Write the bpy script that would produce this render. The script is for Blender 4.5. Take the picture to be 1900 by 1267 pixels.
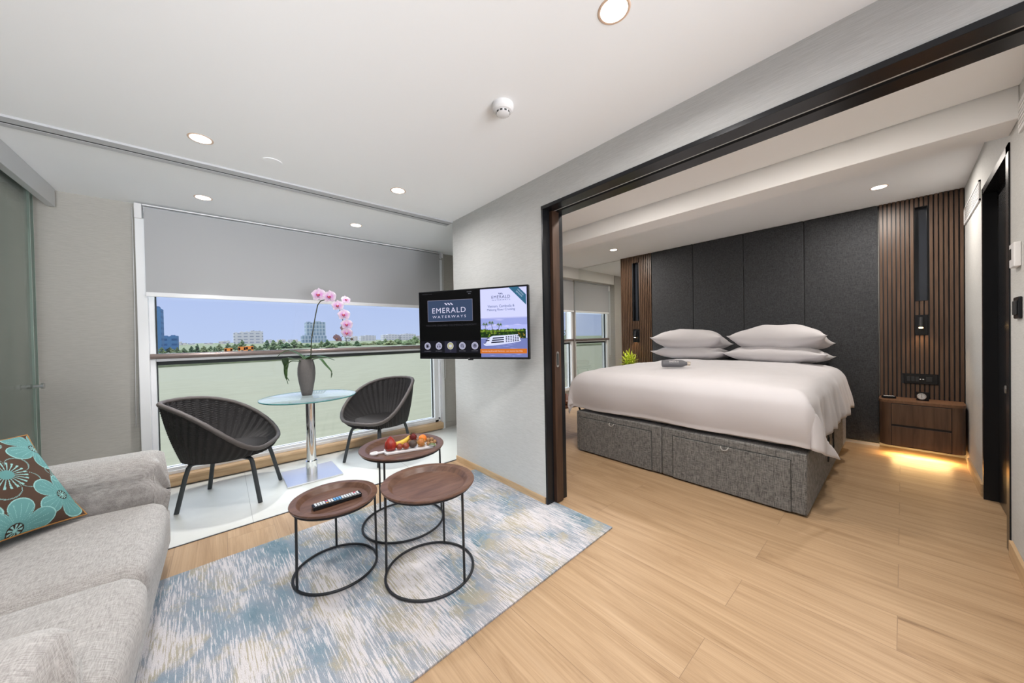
import bpy, bmesh, math, random
from math import sin, cos, pi, radians, hypot, sqrt, exp
from mathutils import Vector, Matrix, noise

random.seed(7)
SC = bpy.context.scene
COL = SC.collection
for o in list(bpy.data.objects):
    bpy.data.objects.remove(o)

# ------------------------------------------------------------------ camera
CAM_H, YAW, PITCH, ROLL, FPX = 1.2382, 0.8591, -0.0107, -0.0192, 625.3
_F = Vector((cos(YAW) * cos(PITCH), sin(YAW) * cos(PITCH), sin(PITCH)))
_R = Vector((sin(YAW), -cos(YAW), 0))
_U = _R.cross(_F)
_R2 = _R * cos(ROLL) + _U * sin(ROLL)
_U2 = -_R * sin(ROLL) + _U * cos(ROLL)
cd = bpy.data.cameras.new('camera')
cd.sensor_width = 36.0
cd.lens = FPX / 1900 * 36.0
cd.shift_y = -0.0011
cd.clip_start = 0.02
cd.clip_end = 5000
cam = bpy.data.objects.new('camera', cd)
COL.objects.link(cam)
cam.matrix_world = Matrix((
    (_R2.x, _U2.x, -_F.x, 0), (_R2.y, _U2.y, -_F.y, 0), (_R2.z, _U2.z, -_F.z, CAM_H), (0, 0, 0, 1)))
SC.camera = cam

# ------------------------------------------------------------------ colour management, world, sun
SC.view_settings.view_transform = 'Standard'
SC.view_settings.look = 'None'
SC.view_settings.gamma = 1.0
SC.view_settings.exposure = 0.15
SC.view_settings.use_curve_mapping = False
try:
    SC.cycles.max_bounces = 14
    SC.cycles.diffuse_bounces = 8
    SC.cycles.glossy_bounces = 6
    SC.cycles.transparent_max_bounces = 16
    SC.cycles.sample_clamp_indirect = 6
except Exception:
    pass

wd = bpy.data.worlds.new('sky')
SC.world = wd
wd.use_nodes = True
wn = wd.node_tree
wn.nodes.clear()
wo = wn.nodes.new('ShaderNodeOutputWorld')
wb = wn.nodes.new('ShaderNodeBackground')
wr = wn.nodes.new('ShaderNodeValToRGB')
wx = wn.nodes.new('ShaderNodeSeparateXYZ')
wt = wn.nodes.new('ShaderNodeTexCoord')
wn.links.new(wt.outputs['Generated'], wx.inputs[0])
wn.links.new(wx.outputs['Z'], wr.inputs[0])
wn.links.new(wr.outputs[0], wb.inputs[0])
wn.links.new(wb.outputs[0], wo.inputs[0])
wr.color_ramp.elements[0].position = 0.0
wr.color_ramp.elements[0].color = (0.52, 0.61, 0.90, 1)
wr.color_ramp.elements[1].position = 0.35
wr.color_ramp.elements[1].color = (0.38, 0.48, 0.88, 1)
wb.inputs[1].default_value = 0.92

sd = bpy.data.lights.new('sun', 'SUN')
sd.energy = 2.8
sd.angle = radians(4)
sd.color = (1.0, 0.95, 0.88)
sun = bpy.data.objects.new('sun', sd)
COL.objects.link(sun)
sun.rotation_euler = (radians(35), 0, radians(-20))   # stands high behind the boat, shining out over the river

# added broad fill sun from the river side, brightening the room through the windows
dd = bpy.data.lights.new('river_fill', 'SUN')
dd.energy = 17.0
dd.angle = radians(90)
dd.color = (0.93, 0.97, 1.0)
day_fill = bpy.data.objects.new('river_fill', dd)
COL.objects.link(day_fill)
day_fill.visible_glossy = False       # added fill leaves no mirror image of a disc
day_fill.rotation_euler = (radians(-92), 0, radians(8))
# second added fill sun, aimed through the made-up window behind the camera
de = bpy.data.lights.new('rear_fill', 'SUN')
de.energy = 6.8
de.angle = radians(44)
de.color = (0.96, 0.98, 1.0)
dr_ = bpy.data.objects.new('rear_fill', de)
COL.objects.link(dr_)
dr_.visible_glossy = False
dr_.rotation_euler = (radians(112), 0, radians(4))

def lamp(name, kind, loc, energy, color, size=0.1, rot=(0, 0, 0), **kw):
    d = bpy.data.lights.new(name, kind)
    d.energy = energy
    d.color = color
    if kind == 'AREA':
        d.shape = kw.get('shape', 'DISK')
        d.size = size
        if 'size_y' in kw:
            d.size_y = kw['size_y']
        if 'spread' in kw:
            d.spread = kw['spread']
    elif kind == 'SPOT':
        d.shadow_soft_size = size
        d.spot_size = kw.get('angle', radians(140))
        d.spot_blend = kw.get('blend', 0.9)
    else:
        d.shadow_soft_size = size
    o = bpy.data.objects.new(name, d)
    o.location = loc
    o.rotation_euler = rot
    COL.objects.link(o)
    return o

# room constants (metres)
ZC = 2.40          # sitting room ceiling
ZB = 2.545         # rear bedroom ceiling
X1 = 1.779         # television wall face
X1B = 1.98         # its bedroom face
YC = 2.945         # end of television wall = balcony line
YD = 1.703         # sliding door jamb
YW = 4.145         # window wall
XH = 5.332         # headboard wall
YR = -0.383        # corridor wall
ZD = 2.165         # top of opening
WARM = (1.0, 0.92, 0.84)
LIVING_SPOTS = [(1.09, 0.67), (-0.065, 2.61), (-0.085, 3.66), (1.075, 2.58), (1.06, 3.62), (-0.1, 0.6), (-0.1, -0.9), (1.09, -0.9)]  # last three are unseen, without fittings, added to brighten the room
for (x, y) in LIVING_SPOTS:
    lamp('downlight_lamp', 'AREA', (x, y, ZC - 0.025), 5 if y > 3 else 11, (1.0, 0.97, 0.96), 0.10, spread=radians(60 if y > 3 else 170))
BED_SPOTS = [(4.60, 0.136, ZB), (4.60, 2.9, ZB), (2.25, 0.4, ZC + .03), (2.25, 1.5, ZC + .03)]  # pair near the opening is added, out of view, to brighten the bedroom
for (x, y, z) in BED_SPOTS:
    lamp('downlight_lamp', 'AREA', (x, y, z - 0.025), 19 if x > 4 else 14, WARM, 0.10)

# ------------------------------------------------------------------ materials
MATS = {}
def mat(name, col=(0.5, 0.5, 0.5), rough=0.5, metal=0.0, spec=0.5, emit=None, estr=1.0, bump=None, var=None, coat=0.0, sheen=0.0):
    """bump=(scale, strength, stretch xyz); var=(scale, amount, stretch xyz) multiplies the colour by noise"""
    if name in MATS:
        return MATS[name]
    m = bpy.data.materials.new(name)
    m.use_nodes = True
    nt = m.node_tree
    b = nt.nodes['Principled BSDF']
    b.inputs['Base Color'].default_value = (*col, 1)
    b.inputs['Roughness'].default_value = rough
    b.inputs['Metallic'].default_value = metal
    b.inputs['Specular IOR Level'].default_value = spec
    b.inputs['Coat Weight'].default_value = coat
    b.inputs['Sheen Weight'].default_value = sheen
    if emit:
        b.inputs['Emission Color'].default_value = (*emit, 1)
        b.inputs['Emission Strength'].default_value = estr
    def noise_node(scale, stretch, detail=6):
        tc = nt.nodes.new('ShaderNodeTexCoord')
        mp = nt.nodes.new('ShaderNodeMapping')
        mp.inputs['Scale'].default_value = stretch
        nz = nt.nodes.new('ShaderNodeTexNoise')
        nz.inputs['Scale'].default_value = scale
        nz.inputs['Detail'].default_value = detail
        nt.links.new(tc.outputs['Object'], mp.inputs[0])
        nt.links.new(mp.outputs[0], nz.inputs['Vector'])
        return nz
    if var:
        nz = noise_node(var[0], var[2])
        r = nt.nodes.new('ShaderNodeValToRGB')
        a = var[1]
        r.color_ramp.elements[0].position = 0.3
        r.color_ramp.elements[1].position = 0.7
        r.color_ramp.elements[0].color = tuple(c * (1 - a) for c in col) + (1,)
        r.color_ramp.elements[1].color = tuple(min(1, c * (1 + a)) for c in col) + (1,)
        nt.links.new(nz.outputs['Fac'], r.inputs[0])
        nt.links.new(r.outputs[0], b.inputs['Base Color'])
    if bump:
        nz = noise_node(bump[0], bump[2])
        bp = nt.nodes.new('ShaderNodeBump')
        bp.inputs['Strength'].default_value = bump[1]
        bp.inputs['Distance'].default_value = 0.004
        nt.links.new(nz.outputs['Fac'], bp.inputs['Height'])
        nt.links.new(bp.outputs[0], b.inputs['Normal'])
    MATS[name] = m
    return m

def glass(name, tint, gloss=1.0, edge=0.02, milk=0.0):
    m = bpy.data.materials.new(name)
    m.use_nodes = True
    nt = m.node_tree
    nt.nodes.clear()
    o = nt.nodes.new('ShaderNodeOutputMaterial')
    mx = nt.nodes.new('ShaderNodeMixShader')
    t = nt.nodes.new('ShaderNodeBsdfTransparent')
    g = nt.nodes.new('ShaderNodeBsdfGlossy')
    f = nt.nodes.new('ShaderNodeFresnel')
    f.inputs[0].default_value = 1.45
    mu = nt.nodes.new('ShaderNodeMath')
    mu.operation = 'MULTIPLY'
    mu.inputs[1].default_value = gloss
    nt.links.new(f.outputs[0], mu.inputs[0])
    t.inputs[0].default_value = (*tint, 1)
    g.inputs['Roughness'].default_value = edge
    nt.links.new(mu.outputs[0], mx.inputs[0])
    nt.links.new(t.outputs[0], mx.inputs[1])
    nt.links.new(g.outputs[0], mx.inputs[2])
    if milk:
        df = nt.nodes.new('ShaderNodeBsdfDiffuse')
        df.inputs[0].default_value = (0.62, 0.72, 0.74, 1)
        m2 = nt.nodes.new('ShaderNodeMixShader')
        m2.inputs[0].default_value = milk
        nt.links.new(mx.outputs[0], m2.inputs[1])
        nt.links.new(df.outputs[0], m2.inputs[2])
        mx = m2
    nt.links.new(mx.outputs[0], o.inputs[0])
    MATS[name] = m
    return m

def nodes_of(name, rough=0.5, spec=0.5):
    m = bpy.data.materials.new(name)
    m.use_nodes = True
    nt = m.node_tree
    b = nt.nodes['Principled BSDF']
    b.inputs['Roughness'].default_value = rough
    b.inputs['Specular IOR Level'].default_value = spec
    MATS[name] = m
    return m, nt, b

def node(nt, t, **kw):
    n = nt.nodes.new(t)
    for k, v in kw.items():
        setattr(n, k, v)
    return n

def ramp(nt, stops):
    r = nt.nodes.new('ShaderNodeValToRGB')
    els = r.color_ramp.elements
    while len(els) < len(stops):
        els.new(0.5)
    for e, (p, c) in zip(els, stops):
        e.position = p
        e.color = (*c, 1)
    return r

def wood_floor():
    m, nt, b = nodes_of('oak planks', 0.42, 0.35)
    tc = node(nt, 'ShaderNodeTexCoord')
    mp = node(nt, 'ShaderNodeMapping')
    mp.inputs['Rotation'].default_value = (0, 0, radians(90))
    mp.inputs['Location'].default_value = (0.02, 0.24, 0)
    nt.links.new(tc.outputs['Object'], mp.inputs[0])
    br = node(nt, 'ShaderNodeTexBrick')
    br.offset = 0.37
    br.inputs['Scale'].default_value = 1.0
    br.inputs['Brick Width'].default_value = 1.38
    br.inputs['Row Height'].default_value = 0.243
    br.inputs['Mortar Size'].default_value = 0.0013
    br.inputs['Mortar Smooth'].default_value = 0.2
    br.inputs['Bias'].default_value = 0
    br.inputs['Color1'].default_value = (0, 0, 0, 1)
    br.inputs['Color2'].default_value = (1, 1, 1, 1)
    nt.links.new(mp.outputs[0], br.inputs['Vector'])
    # per plank offset for the grain
    sc = node(nt, 'ShaderNodeVectorMath', operation='MULTIPLY')
    sc.inputs[1].default_value = (0.55, 6.5, 1)
    nt.links.new(mp.outputs[0], sc.inputs[0])
    ad = node(nt, 'ShaderNodeVectorMath', operation='ADD')
    of = node(nt, 'ShaderNodeVectorMath', operation='SCALE')
    of.inputs['Scale'].default_value = 7.0
    nt.links.new(br.outputs['Color'], of.inputs[0])
    nt.links.new(sc.outputs[0], ad.inputs[0])
    nt.links.new(of.outputs[0], ad.inputs[1])
    n1 = node(nt, 'ShaderNodeTexNoise')
    n1.inputs['Scale'].default_value = 1.6
    n1.inputs['Detail'].default_value = 9
    n1.inputs['Roughness'].default_value = 0.68
    n1.inputs['Distortion'].default_value = 1.5
    nt.links.new(ad.outputs[0], n1.inputs['Vector'])
    sc2 = node(nt, 'ShaderNodeVectorMath', operation='MULTIPLY')
    sc2.inputs[1].default_value = (2.2, 26, 1)
    nt.links.new(ad.outputs[0], sc2.inputs[0])
    n2 = node(nt, 'ShaderNodeTexNoise')
    n2.inputs['Scale'].default_value = 1.0
    n2.inputs['Detail'].default_value = 6
    nt.links.new(sc2.outputs[0], n2.inputs['Vector'])
    r = ramp(nt, [(0.26, (0.17, 0.10, 0.052)), (0.37, (0.36, 0.235, 0.13)), (0.55, (0.44, 0.30, 0.175)), (0.78, (0.50, 0.355, 0.22))])
    nt.links.new(n1.outputs['Fac'], r.inputs[0])
    r2 = ramp(nt, [(0.35, (0.82, 0.80, 0.78)), (0.6, (1.0, 1.0, 1.0))])
    nt.links.new(n2.outputs['Fac'], r2.inputs[0])
    mx = node(nt, 'ShaderNodeMixRGB', blend_type='MULTIPLY')
    mx.inputs[0].default_value = 0.75
    nt.links.new(r.outputs[0], mx.inputs[1])
    nt.links.new(r2.outputs[0], mx.inputs[2])
    mo = node(nt, 'ShaderNodeMixRGB', blend_type='MIX')
    nt.links.new(br.outputs['Fac'], mo.inputs[0])
    nt.links.new(mx.outputs[0], mo.inputs[1])
    mo.inputs[2].default_value = (0.26, 0.17, 0.10, 1)
    nt.links.new(mo.outputs[0], b.inputs['Base Color'])
    bp = node(nt, 'ShaderNodeBump')
    bp.inputs['Strength'].default_value = 0.12
    bp.inputs['Distance'].default_value = 0.002
    nt.links.new(n2.outputs['Fac'], bp.inputs['Height'])
    nt.links.new(bp.outputs[0], b.inputs['Normal'])
    return m

def wallpaper(name, c1, c2, ax):
    """fine woven wallcovering with horizontal threads; ax = the wall's running axis"""
    m, nt, b = nodes_of(name, 0.75, 0.25)
    tc = node(nt, 'ShaderNodeTexCoord')
    mp = node(nt, 'ShaderNodeMapping')
    mp.inputs['Scale'].default_value = (11, 11, 330)
    nt.links.new(tc.outputs['Object'], mp.inputs[0])
    n1 = node(nt, 'ShaderNodeTexNoise')
    n1.inputs['Scale'].default_value = 1.4
    n1.inputs['Detail'].default_value = 5
    n1.inputs['Roughness'].default_value = 0.7
    nt.links.new(mp.outputs[0], n1.inputs['Vector'])
    r = ramp(nt, [(0.30, c1), (0.68, c2)])
    nt.links.new(n1.outputs['Fac'], r.inputs[0])
    nt.links.new(r.outputs[0], b.inputs['Base Color'])
    bp = node(nt, 'ShaderNodeBump')
    bp.inputs['Strength'].default_value = 0.25
    bp.inputs['Distance'].default_value = 0.002
    nt.links.new(n1.outputs['Fac'], bp.inputs['Height'])
    nt.links.new(bp.outputs[0], b.inputs['Normal'])
    return m

def weave(name, c1, c2, scale=260, rough=0.9, slub=0.5):
    """linen like cloth: crossed threads plus slubs"""
    m, nt, b = nodes_of(name, rough, 0.2)
    tc = node(nt, 'ShaderNodeTexCoord')
    outs = []
    for st in ((scale, scale * 0.09, scale), (scale * 0.09, scale, scale * 0.09)):
        mp = node(nt, 'ShaderNodeMapping')
        mp.inputs['Scale'].default_value = st
        nt.links.new(tc.outputs['Object'], mp.inputs[0])
        n = node(nt, 'ShaderNodeTexNoise')
        n.inputs['Scale'].default_value = 1.0
        n.inputs['Detail'].default_value = 3
        nt.links.new(mp.outputs[0], n.inputs['Vector'])
        outs.append(n)
    a = node(nt, 'ShaderNodeMath', operation='ADD')
    nt.links.new(outs[0].outputs['Fac'], a.inputs[0])
    nt.links.new(outs[1].outputs['Fac'], a.inputs[1])
    h = node(nt, 'ShaderNodeMath', operation='MULTIPLY')
    h.inputs[1].default_value = 0.5
    nt.links.new(a.outputs[0], h.inputs[0])
    r = ramp(nt, [(0.5 - 0.16 / max(slub, .1) * .5, c1), (0.5 + 0.16 / max(slub, .1) * .5, c2)])
    nt.links.new(h.outputs[0], r.inputs[0])
    nt.links.new(r.outputs[0], b.inputs['Base Color'])
    bp = node(nt, 'ShaderNodeBump')
    bp.inputs['Strength'].default_value = 0.35
    bp.inputs['Distance'].default_value = 0.002
    nt.links.new(h.outputs[0], bp.inputs['Height'])
    nt.links.new(bp.outputs[0], b.inputs['Normal'])
    b.inputs['Sheen Weight'].default_value = 0.15
    return m

def rug_mat():
    m, nt, b = nodes_of('rug pile', 0.95, 0.1)
    tc = node(nt, 'ShaderNodeTexCoord')
    def nz(scale, stretch, detail, dist=0.0, rough=0.5):
        mp = node(nt, 'ShaderNodeMapping')
        mp.inputs['Scale'].default_value = stretch
        nt.links.new(tc.outputs['Object'], mp.inputs[0])
        n = node(nt, 'ShaderNodeTexNoise')
        n.inputs['Scale'].default_value = scale
        n.inputs['Detail'].default_value = detail
        n.inputs['Distortion'].default_value = dist
        n.inputs['Roughness'].default_value = rough
        nt.links.new(mp.outputs[0], n.inputs['Vector'])
        return n
    big = nz(2.6, (1.6, 1.0, 1), 5, 0.4, 0.6)           # large colour areas
    base = ramp(nt, [(0.30, (0.12, 0.21, 0.26)), (0.38, (0.21, 0.29, 0.345)), (0.48, (0.28, 0.325, 0.375)), (0.58, (0.37, 0.38, 0.40)), (0.70, (0.44, 0.43, 0.42))])
    nt.links.new(big.outputs['Fac'], base.inputs[0])
    gold = nz(3.4, (1.3, 0.9, 1), 6, 0.5, 0.7)
    goldr = ramp(nt, [(0.50, (0, 0, 0)), (0.58, (1, 1, 1))])
    nt.links.new(gold.outputs['Fac'], goldr.inputs[0])
    gmask = node(nt, 'ShaderNodeMath', operation='MULTIPLY')
    gmask.inputs[1].default_value = 0.55
    nt.links.new(goldr.outputs[0], gmask.inputs[0])
    m1 = node(nt, 'ShaderNodeMixRGB')
    nt.links.new(gmask.outputs[0], m1.inputs[0])
    nt.links.new(base.outputs[0], m1.inputs[1])
    m1.inputs[2].default_value = (0.45, 0.38, 0.22, 1)
    # cream streaks along the short side, thinned out by a second large noise
    st = nz(1.0, (165, 7.5, 1), 4, 0.25, 0.7)
    dens = nz(2.2, (1.8, 1.0, 1), 3, 0.3)
    ad = node(nt, 'ShaderNodeMath', operation='MULTIPLY_ADD')
    ad.inputs[1].default_value = 0.50
    nt.links.new(dens.outputs['Fac'], ad.inputs[0])
    nt.links.new(st.outputs['Fac'], ad.inputs[2])
    sr = ramp(nt, [(0.765, (0, 0, 0)), (0.80, (0.85, 0.85, 0.85))])
    nt.links.new(ad.outputs[0], sr.inputs[0])
    m2 = node(nt, 'ShaderNodeMixRGB')
    nt.links.new(sr.outputs[0], m2.inputs[0])
    nt.links.new(m1.outputs[0], m2.inputs[1])
    m2.inputs[2].default_value = (0.66, 0.63, 0.64, 1)
    fine = nz(1.0, (520, 260, 1), 2)
    fr = ramp(nt, [(0.35, (0.72, 0.72, 0.74)), (0.65, (1.1, 1.1, 1.1))])
    nt.links.new(fine.outputs['Fac'], fr.inputs[0])
    m3 = node(nt, 'ShaderNodeMixRGB', blend_type='MULTIPLY')
    m3.inputs[0].default_value = 0.8
    nt.links.new(m2.outputs[0], m3.inputs[1])
    nt.links.new(fr.outputs[0], m3.inputs[2])
    nt.links.new(m3.outputs[0], b.inputs['Base Color'])
    bp = node(nt, 'ShaderNodeBump')
    bp.inputs['Strength'].default_value = 0.6
    bp.inputs['Distance'].default_value = 0.003
    nt.links.new(fine.outputs['Fac'], bp.inputs['Height'])
    nt.links.new(bp.outputs[0], b.inputs['Normal'])
    return m

def wood(name, dark, light, stretch=(3, 40, 40), rough=0.4):
    m, nt, b = nodes_of(name, rough, 0.4)
    tc = node(nt, 'ShaderNodeTexCoord')
    mp = node(nt, 'ShaderNodeMapping')
    mp.inputs['Scale'].default_value = stretch
    nt.links.new(tc.outputs['Object'], mp.inputs[0])
    n = node(nt, 'ShaderNodeTexNoise')
    n.inputs['Scale'].default_value = 1.0
    n.inputs['Detail'].default_value = 6
    n.inputs['Distortion'].default_value = 0.6
    nt.links.new(mp.outputs[0], n.inputs['Vector'])
    r = ramp(nt, [(0.3, dark), (0.7, light)])
    nt.links.new(n.outputs['Fac'], r.inputs[0])
    nt.links.new(r.outputs[0], b.inputs['Base Color'])
    return m

def water_mat():
    m, nt, b = nodes_of('river water', 0.6, 0.1)
    tc = node(nt, 'ShaderNodeTexCoord')
    mp = node(nt, 'ShaderNodeMapping')
    mp.inputs['Scale'].default_value = (0.5, 1.6, 1)
    nt.links.new(tc.outputs['Object'], mp.inputs[0])
    n = node(nt, 'ShaderNodeTexNoise')
    n.inputs['Scale'].default_value = 1.2
    n.inputs['Detail'].default_value = 5
    nt.links.new(mp.outputs[0], n.inputs['Vector'])
    r = ramp(nt, [(0.3, (0.225, 0.225, 0.15)), (0.7, (0.255, 0.258, 0.175))])
    nt.links.new(n.outputs['Fac'], r.inputs[0])
    nt.links.new(r.outputs[0], b.inputs['Base Color'])
    bp = node(nt, 'ShaderNodeBump')
    bp.inputs['Strength'].default_value = 0.35
    bp.inputs['Distance'].default_value = 0.06
    nt.links.new(n.outputs['Fac'], bp.inputs['Height'])
    nt.links.new(bp.outputs[0], b.inputs['Normal'])
    return m

def attr_mat(name, rough=0.85):
    m, nt, b = nodes_of(name, rough, 0.2)
    a = node(nt, 'ShaderNodeAttribute')
    a.attribute_name = 'pattern'
    nt.links.new(a.outputs['Color'], b.inputs['Base Color'])
    return m

M = dict(
    floor=wood_floor(),
    tile=mat('pale balcony tile', (0.56, 0.565, 0.53), 0.35, var=(2.5, 0.06, (1, 1, 1))),
    paint=mat('white ceiling paint', (0.86, 0.875, 0.89), 0.9, spec=0.1),
    paper=wallpaper('grey woven wallcovering', (0.445, 0.45, 0.44), (0.58, 0.585, 0.575), 'y'),
    paperw=wallpaper('grey beige woven wallcovering', (0.37, 0.355, 0.325), (0.47, 0.455, 0.42), 'x'),
    white=mat('white powder coated aluminium', (0.78, 0.79, 0.80), 0.35),
    alu=mat('satin aluminium', (0.62, 0.63, 0.64), 0.38, metal=0.6),
    chrome=mat('polished chrome', (0.86, 0.87, 0.88), 0.06, metal=1.0),
    steel=mat('brushed steel', (0.6, 0.6, 0.6), 0.3, metal=1.0),
    black=mat('black lacquered metal', (0.010, 0.011, 0.013), 0.25, spec=0.3),
    blackmatt=mat('black matt metal', (0.015, 0.017, 0.02), 0.5),
    void=mat('black recess', (0.004, 0.004, 0.005), 0.6),
    gasket=mat('dark rubber gasket', (0.02, 0.025, 0.025), 0.5),
    rail=mat('brown grey handrail', (0.20, 0.155, 0.14), 0.25, metal=0.3),
    oak=wood('oak trim', (0.42, 0.27, 0.14), (0.58, 0.41, 0.24), (3, 3, 30)),
    walnut=wood('walnut veneer', (0.062, 0.034, 0.021), (0.115, 0.068, 0.043), (30, 30, 2.5)),
    walnuth=wood('walnut top', (0.12, 0.062, 0.034), (0.19, 0.10, 0.055), (4, 40, 40)),
    tray=wood('moulded walnut tray', (0.085, 0.042, 0.028), (0.16, 0.085, 0.055), (8, 46, 30), 0.33),
    blind=mat('grey blackout fabric', (0.40, 0.405, 0.415), 0.85, var=(500, 0.06, (1, 1, 1))),
    sofa=weave('pale grey linen', (0.27, 0.255, 0.24), (0.49, 0.47, 0.45), 420, slub=0.6),
    bedbase=weave('charcoal grey hopsack', (0.07, 0.07, 0.068), (0.23, 0.225, 0.215), 300, slub=0.75),
    head=weave('dark slate wool', (0.022, 0.024, 0.027), (0.066, 0.069, 0.075), 500, slub=0.7),
    linen=mat('white cotton', (0.60, 0.585, 0.605), 0.8, spec=0.2, sheen=0.2),
    sheet=mat('white fitted sheet', (0.57, 0.55, 0.55), 0.8, spec=0.2),
    rattan=mat('charcoal rattan', (0.021, 0.0195, 0.0195), 0.6, spec=0.35),
    rim=mat('taupe rattan binding', (0.085, 0.073, 0.068), 0.55, bump=(300, 0.6, (1, 1, 1))),
    leg=mat('anthracite chair leg', (0.035, 0.042, 0.046), 0.45),
    rug=rug_mat(),
    pane=glass('window glass', (0.97, 0.99, 0.98), 0.35),
    green=glass('green sliding glass', (0.915, 0.945, 0.93), 0.45),
    glassedge=mat('bright glass edge', (0.45, 0.55, 0.50), 0.2),
    tabletop=glass('frosted blue table glass', (0.90, 0.94, 0.95), 0.9, milk=0.18),
    tableedge=mat('teal glass edge', (0.08, 0.24, 0.24), 0.15),
    mirror=mat('mirror silver', (0.86, 0.88, 0.86), 0.01, metal=1.0),
    lightdisc=mat('glowing diffuser', (0.9, 0.9, 0.9), 0.5, emit=(1.0, 0.93, 0.84), estr=6.0),
    lampglow=mat('glowing reading lamp', (0.9, 0.8, 0.6), 0.5, emit=(1.0, 0.62, 0.25), estr=14.0),
    plastic=mat('white plastic', (0.74, 0.74, 0.75), 0.35),
    stone=mat('grey speckled stoneware', (0.125, 0.115, 0.11), 0.75, var=(420, 0.45, (1, 1, 1)), bump=(300, 0.5, (1, 1, 1))),
    leafdark=mat('orchid leaf', (0.035, 0.075, 0.018), 0.32),
    stem=mat('orchid stem', (0.04, 0.045, 0.02), 0.5),
    leaflime=mat('lime green leaf', (0.55, 0.66, 0.06), 0.45, var=(9, 0.25, (1, 1, 1))),
    tan=mat('tan leather', (0.22, 0.085, 0.04), 0.4),
    water=water_mat(),
    pattern=attr_mat('printed cotton'),
    petalpat=attr_mat('pink orchid petal', 0.5),
)

# ------------------------------------------------------------------ mesh helpers
def tag(o, label=None, cat=None, group=None, kind=None):
    if label: o['label'] = label
    if cat: o['category'] = cat
    if group: o['group'] = group
    if kind: o['kind'] = kind
    return o

def link(name, bm, m, parent=None, smooth=False, loc=None, bevel=0.0, seg=2, subsurf=0, angle=35):
    bmesh.ops.recalc_face_normals(bm, faces=bm.faces)
    me = bpy.data.meshes.new(name)
    bm.to_mesh(me)
    bm.free()
    for mm in (m if isinstance(m, (list, tuple)) else [m]):
        me.materials.append(mm)
    o = bpy.data.objects.new(name, me)
    COL.objects.link(o)
    if parent is not None:
        o.parent = parent
    if loc is not None:
        o.location = loc
    if smooth:
        for p in me.polygons:
            p.use_smooth = True
        if smooth == 'auto':
            mark_sharp(me, radians(angle))
    if bevel:
        b = o.modifiers.new('bevel', 'BEVEL')
        b.width = bevel
        b.segments = seg
        b.limit_method = 'ANGLE'
        b.angle_limit = radians(40)
    if subsurf:
        s = o.modifiers.new('sub', 'SUBSURF')
        s.levels = s.render_levels = subsurf
    return o

def mark_sharp(me, ang):
    bm = bmesh.new()
    bm.from_mesh(me)
    for e in bm.edges:
        if len(e.link_faces) == 2 and e.calc_face_angle(0) > ang:
            e.smooth = False
    bm.to_mesh(me)
    bm.free()

def empty(name, loc, rz=0, **kw):
    o = bpy.data.objects.new(name, None)
    o.empty_display_size = 0.05
    o.location = loc
    o.rotation_euler = (0, 0, rz)
    COL.objects.link(o)
    return tag(o, **kw)

def B():
    return bmesh.new()

def box(bm, x0, x1, y0, y1, z0, z1, mi=0):
    v = [bm.verts.new((x, y, z)) for z in (z0, z1) for y in (y0, y1) for x in (x0, x1)]
    fs = []
    for q in ((0, 2, 3, 1), (4, 5, 7, 6), (0, 1, 5, 4), (2, 6, 7, 3), (0, 4, 6, 2), (1, 3, 7, 5)):
        f = bm.faces.new([v[i] for i in q])
        f.material_index = mi
        fs.append(f)
    return v

def prism(bm, pts, z0, z1, mi=0):
    a = [bm.verts.new((x, y, z0)) for x, y in pts]
    b = [bm.verts.new((x, y, z1)) for x, y in pts]
    n = len(pts)
    fs = [bm.faces.new(a[::-1]), bm.faces.new(b)]
    for i in range(n):
        fs.append(bm.faces.new([a[i], a[(i + 1) % n], b[(i + 1) % n], b[i]]))
    for f in fs:
        f.material_index = mi
    return fs

def tube(bm, pts, r, n=8, closed=False, cap=True, mi=0):
    pts = [Vector(p) for p in pts]
    N = len(pts)
    rad = r if isinstance(r, (list, tuple)) else [r] * N
    rings = []
    up = None
    for i, p in enumerate(pts):
        if closed:
            d = pts[(i + 1) % N] - pts[i - 1]
        else:
            d = pts[min(i + 1, N - 1)] - pts[max(i - 1, 0)]
        d.normalize()
        if up is None:
            up = Vector((0, 0, 1)) if abs(d.z) < 0.9 else Vector((1, 0, 0))
        a = (up - d * up.dot(d))
        if a.length < 1e-5:
            a = Vector((1, 0, 0)) - d * d.x
        a.normalize()
        up = a
        b = d.cross(a)
        rings.append([bm.verts.new(p + (a * cos(t) + b * sin(t)) * rad[i]) for t in [2 * pi * k / n for k in range(n)]])
    M_ = N if closed else N - 1
    for i in range(M_):
        A, C = rings[i], rings[(i + 1) % N]
        for k in range(n):
            f = bm.faces.new([A[k], A[(k + 1) % n], C[(k + 1) % n], C[k]])
            f.material_index = mi
    if cap and not closed:
        bm.faces.new(rings[0][::-1]).material_index = mi
        bm.faces.new(rings[-1]).material_index = mi
    return rings

def lathe(bm, prof, n=40, center=(0, 0, 0), mi=0, sx=1.0, sy=1.0):
    cx, cy, cz = center
    rings = []
    for (r, z) in prof:
        if r < 1e-6:
            rings.append([bm.verts.new((cx, cy, cz + z))])
        else:
            rings.append([bm.verts.new((cx + r * cos(2 * pi * k / n) * sx, cy + r * sin(2 * pi * k / n) * sy, cz + z)) for k in range(n)])
    for A, C in zip(rings, rings[1:]):
        for k in range(n):
            k2 = (k + 1) % n
            if len(A) == 1 and len(C) == 1:
                continue
            if len(A) == 1:
                f = bm.faces.new([A[0], C[k], C[k2]])
            elif len(C) == 1:
                f = bm.faces.new([A[k], C[0], A[k2]])
            else:
                f = bm.faces.new([A[k], C[k], C[k2], A[k2]])
            f.material_index = mi
    return rings

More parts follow.
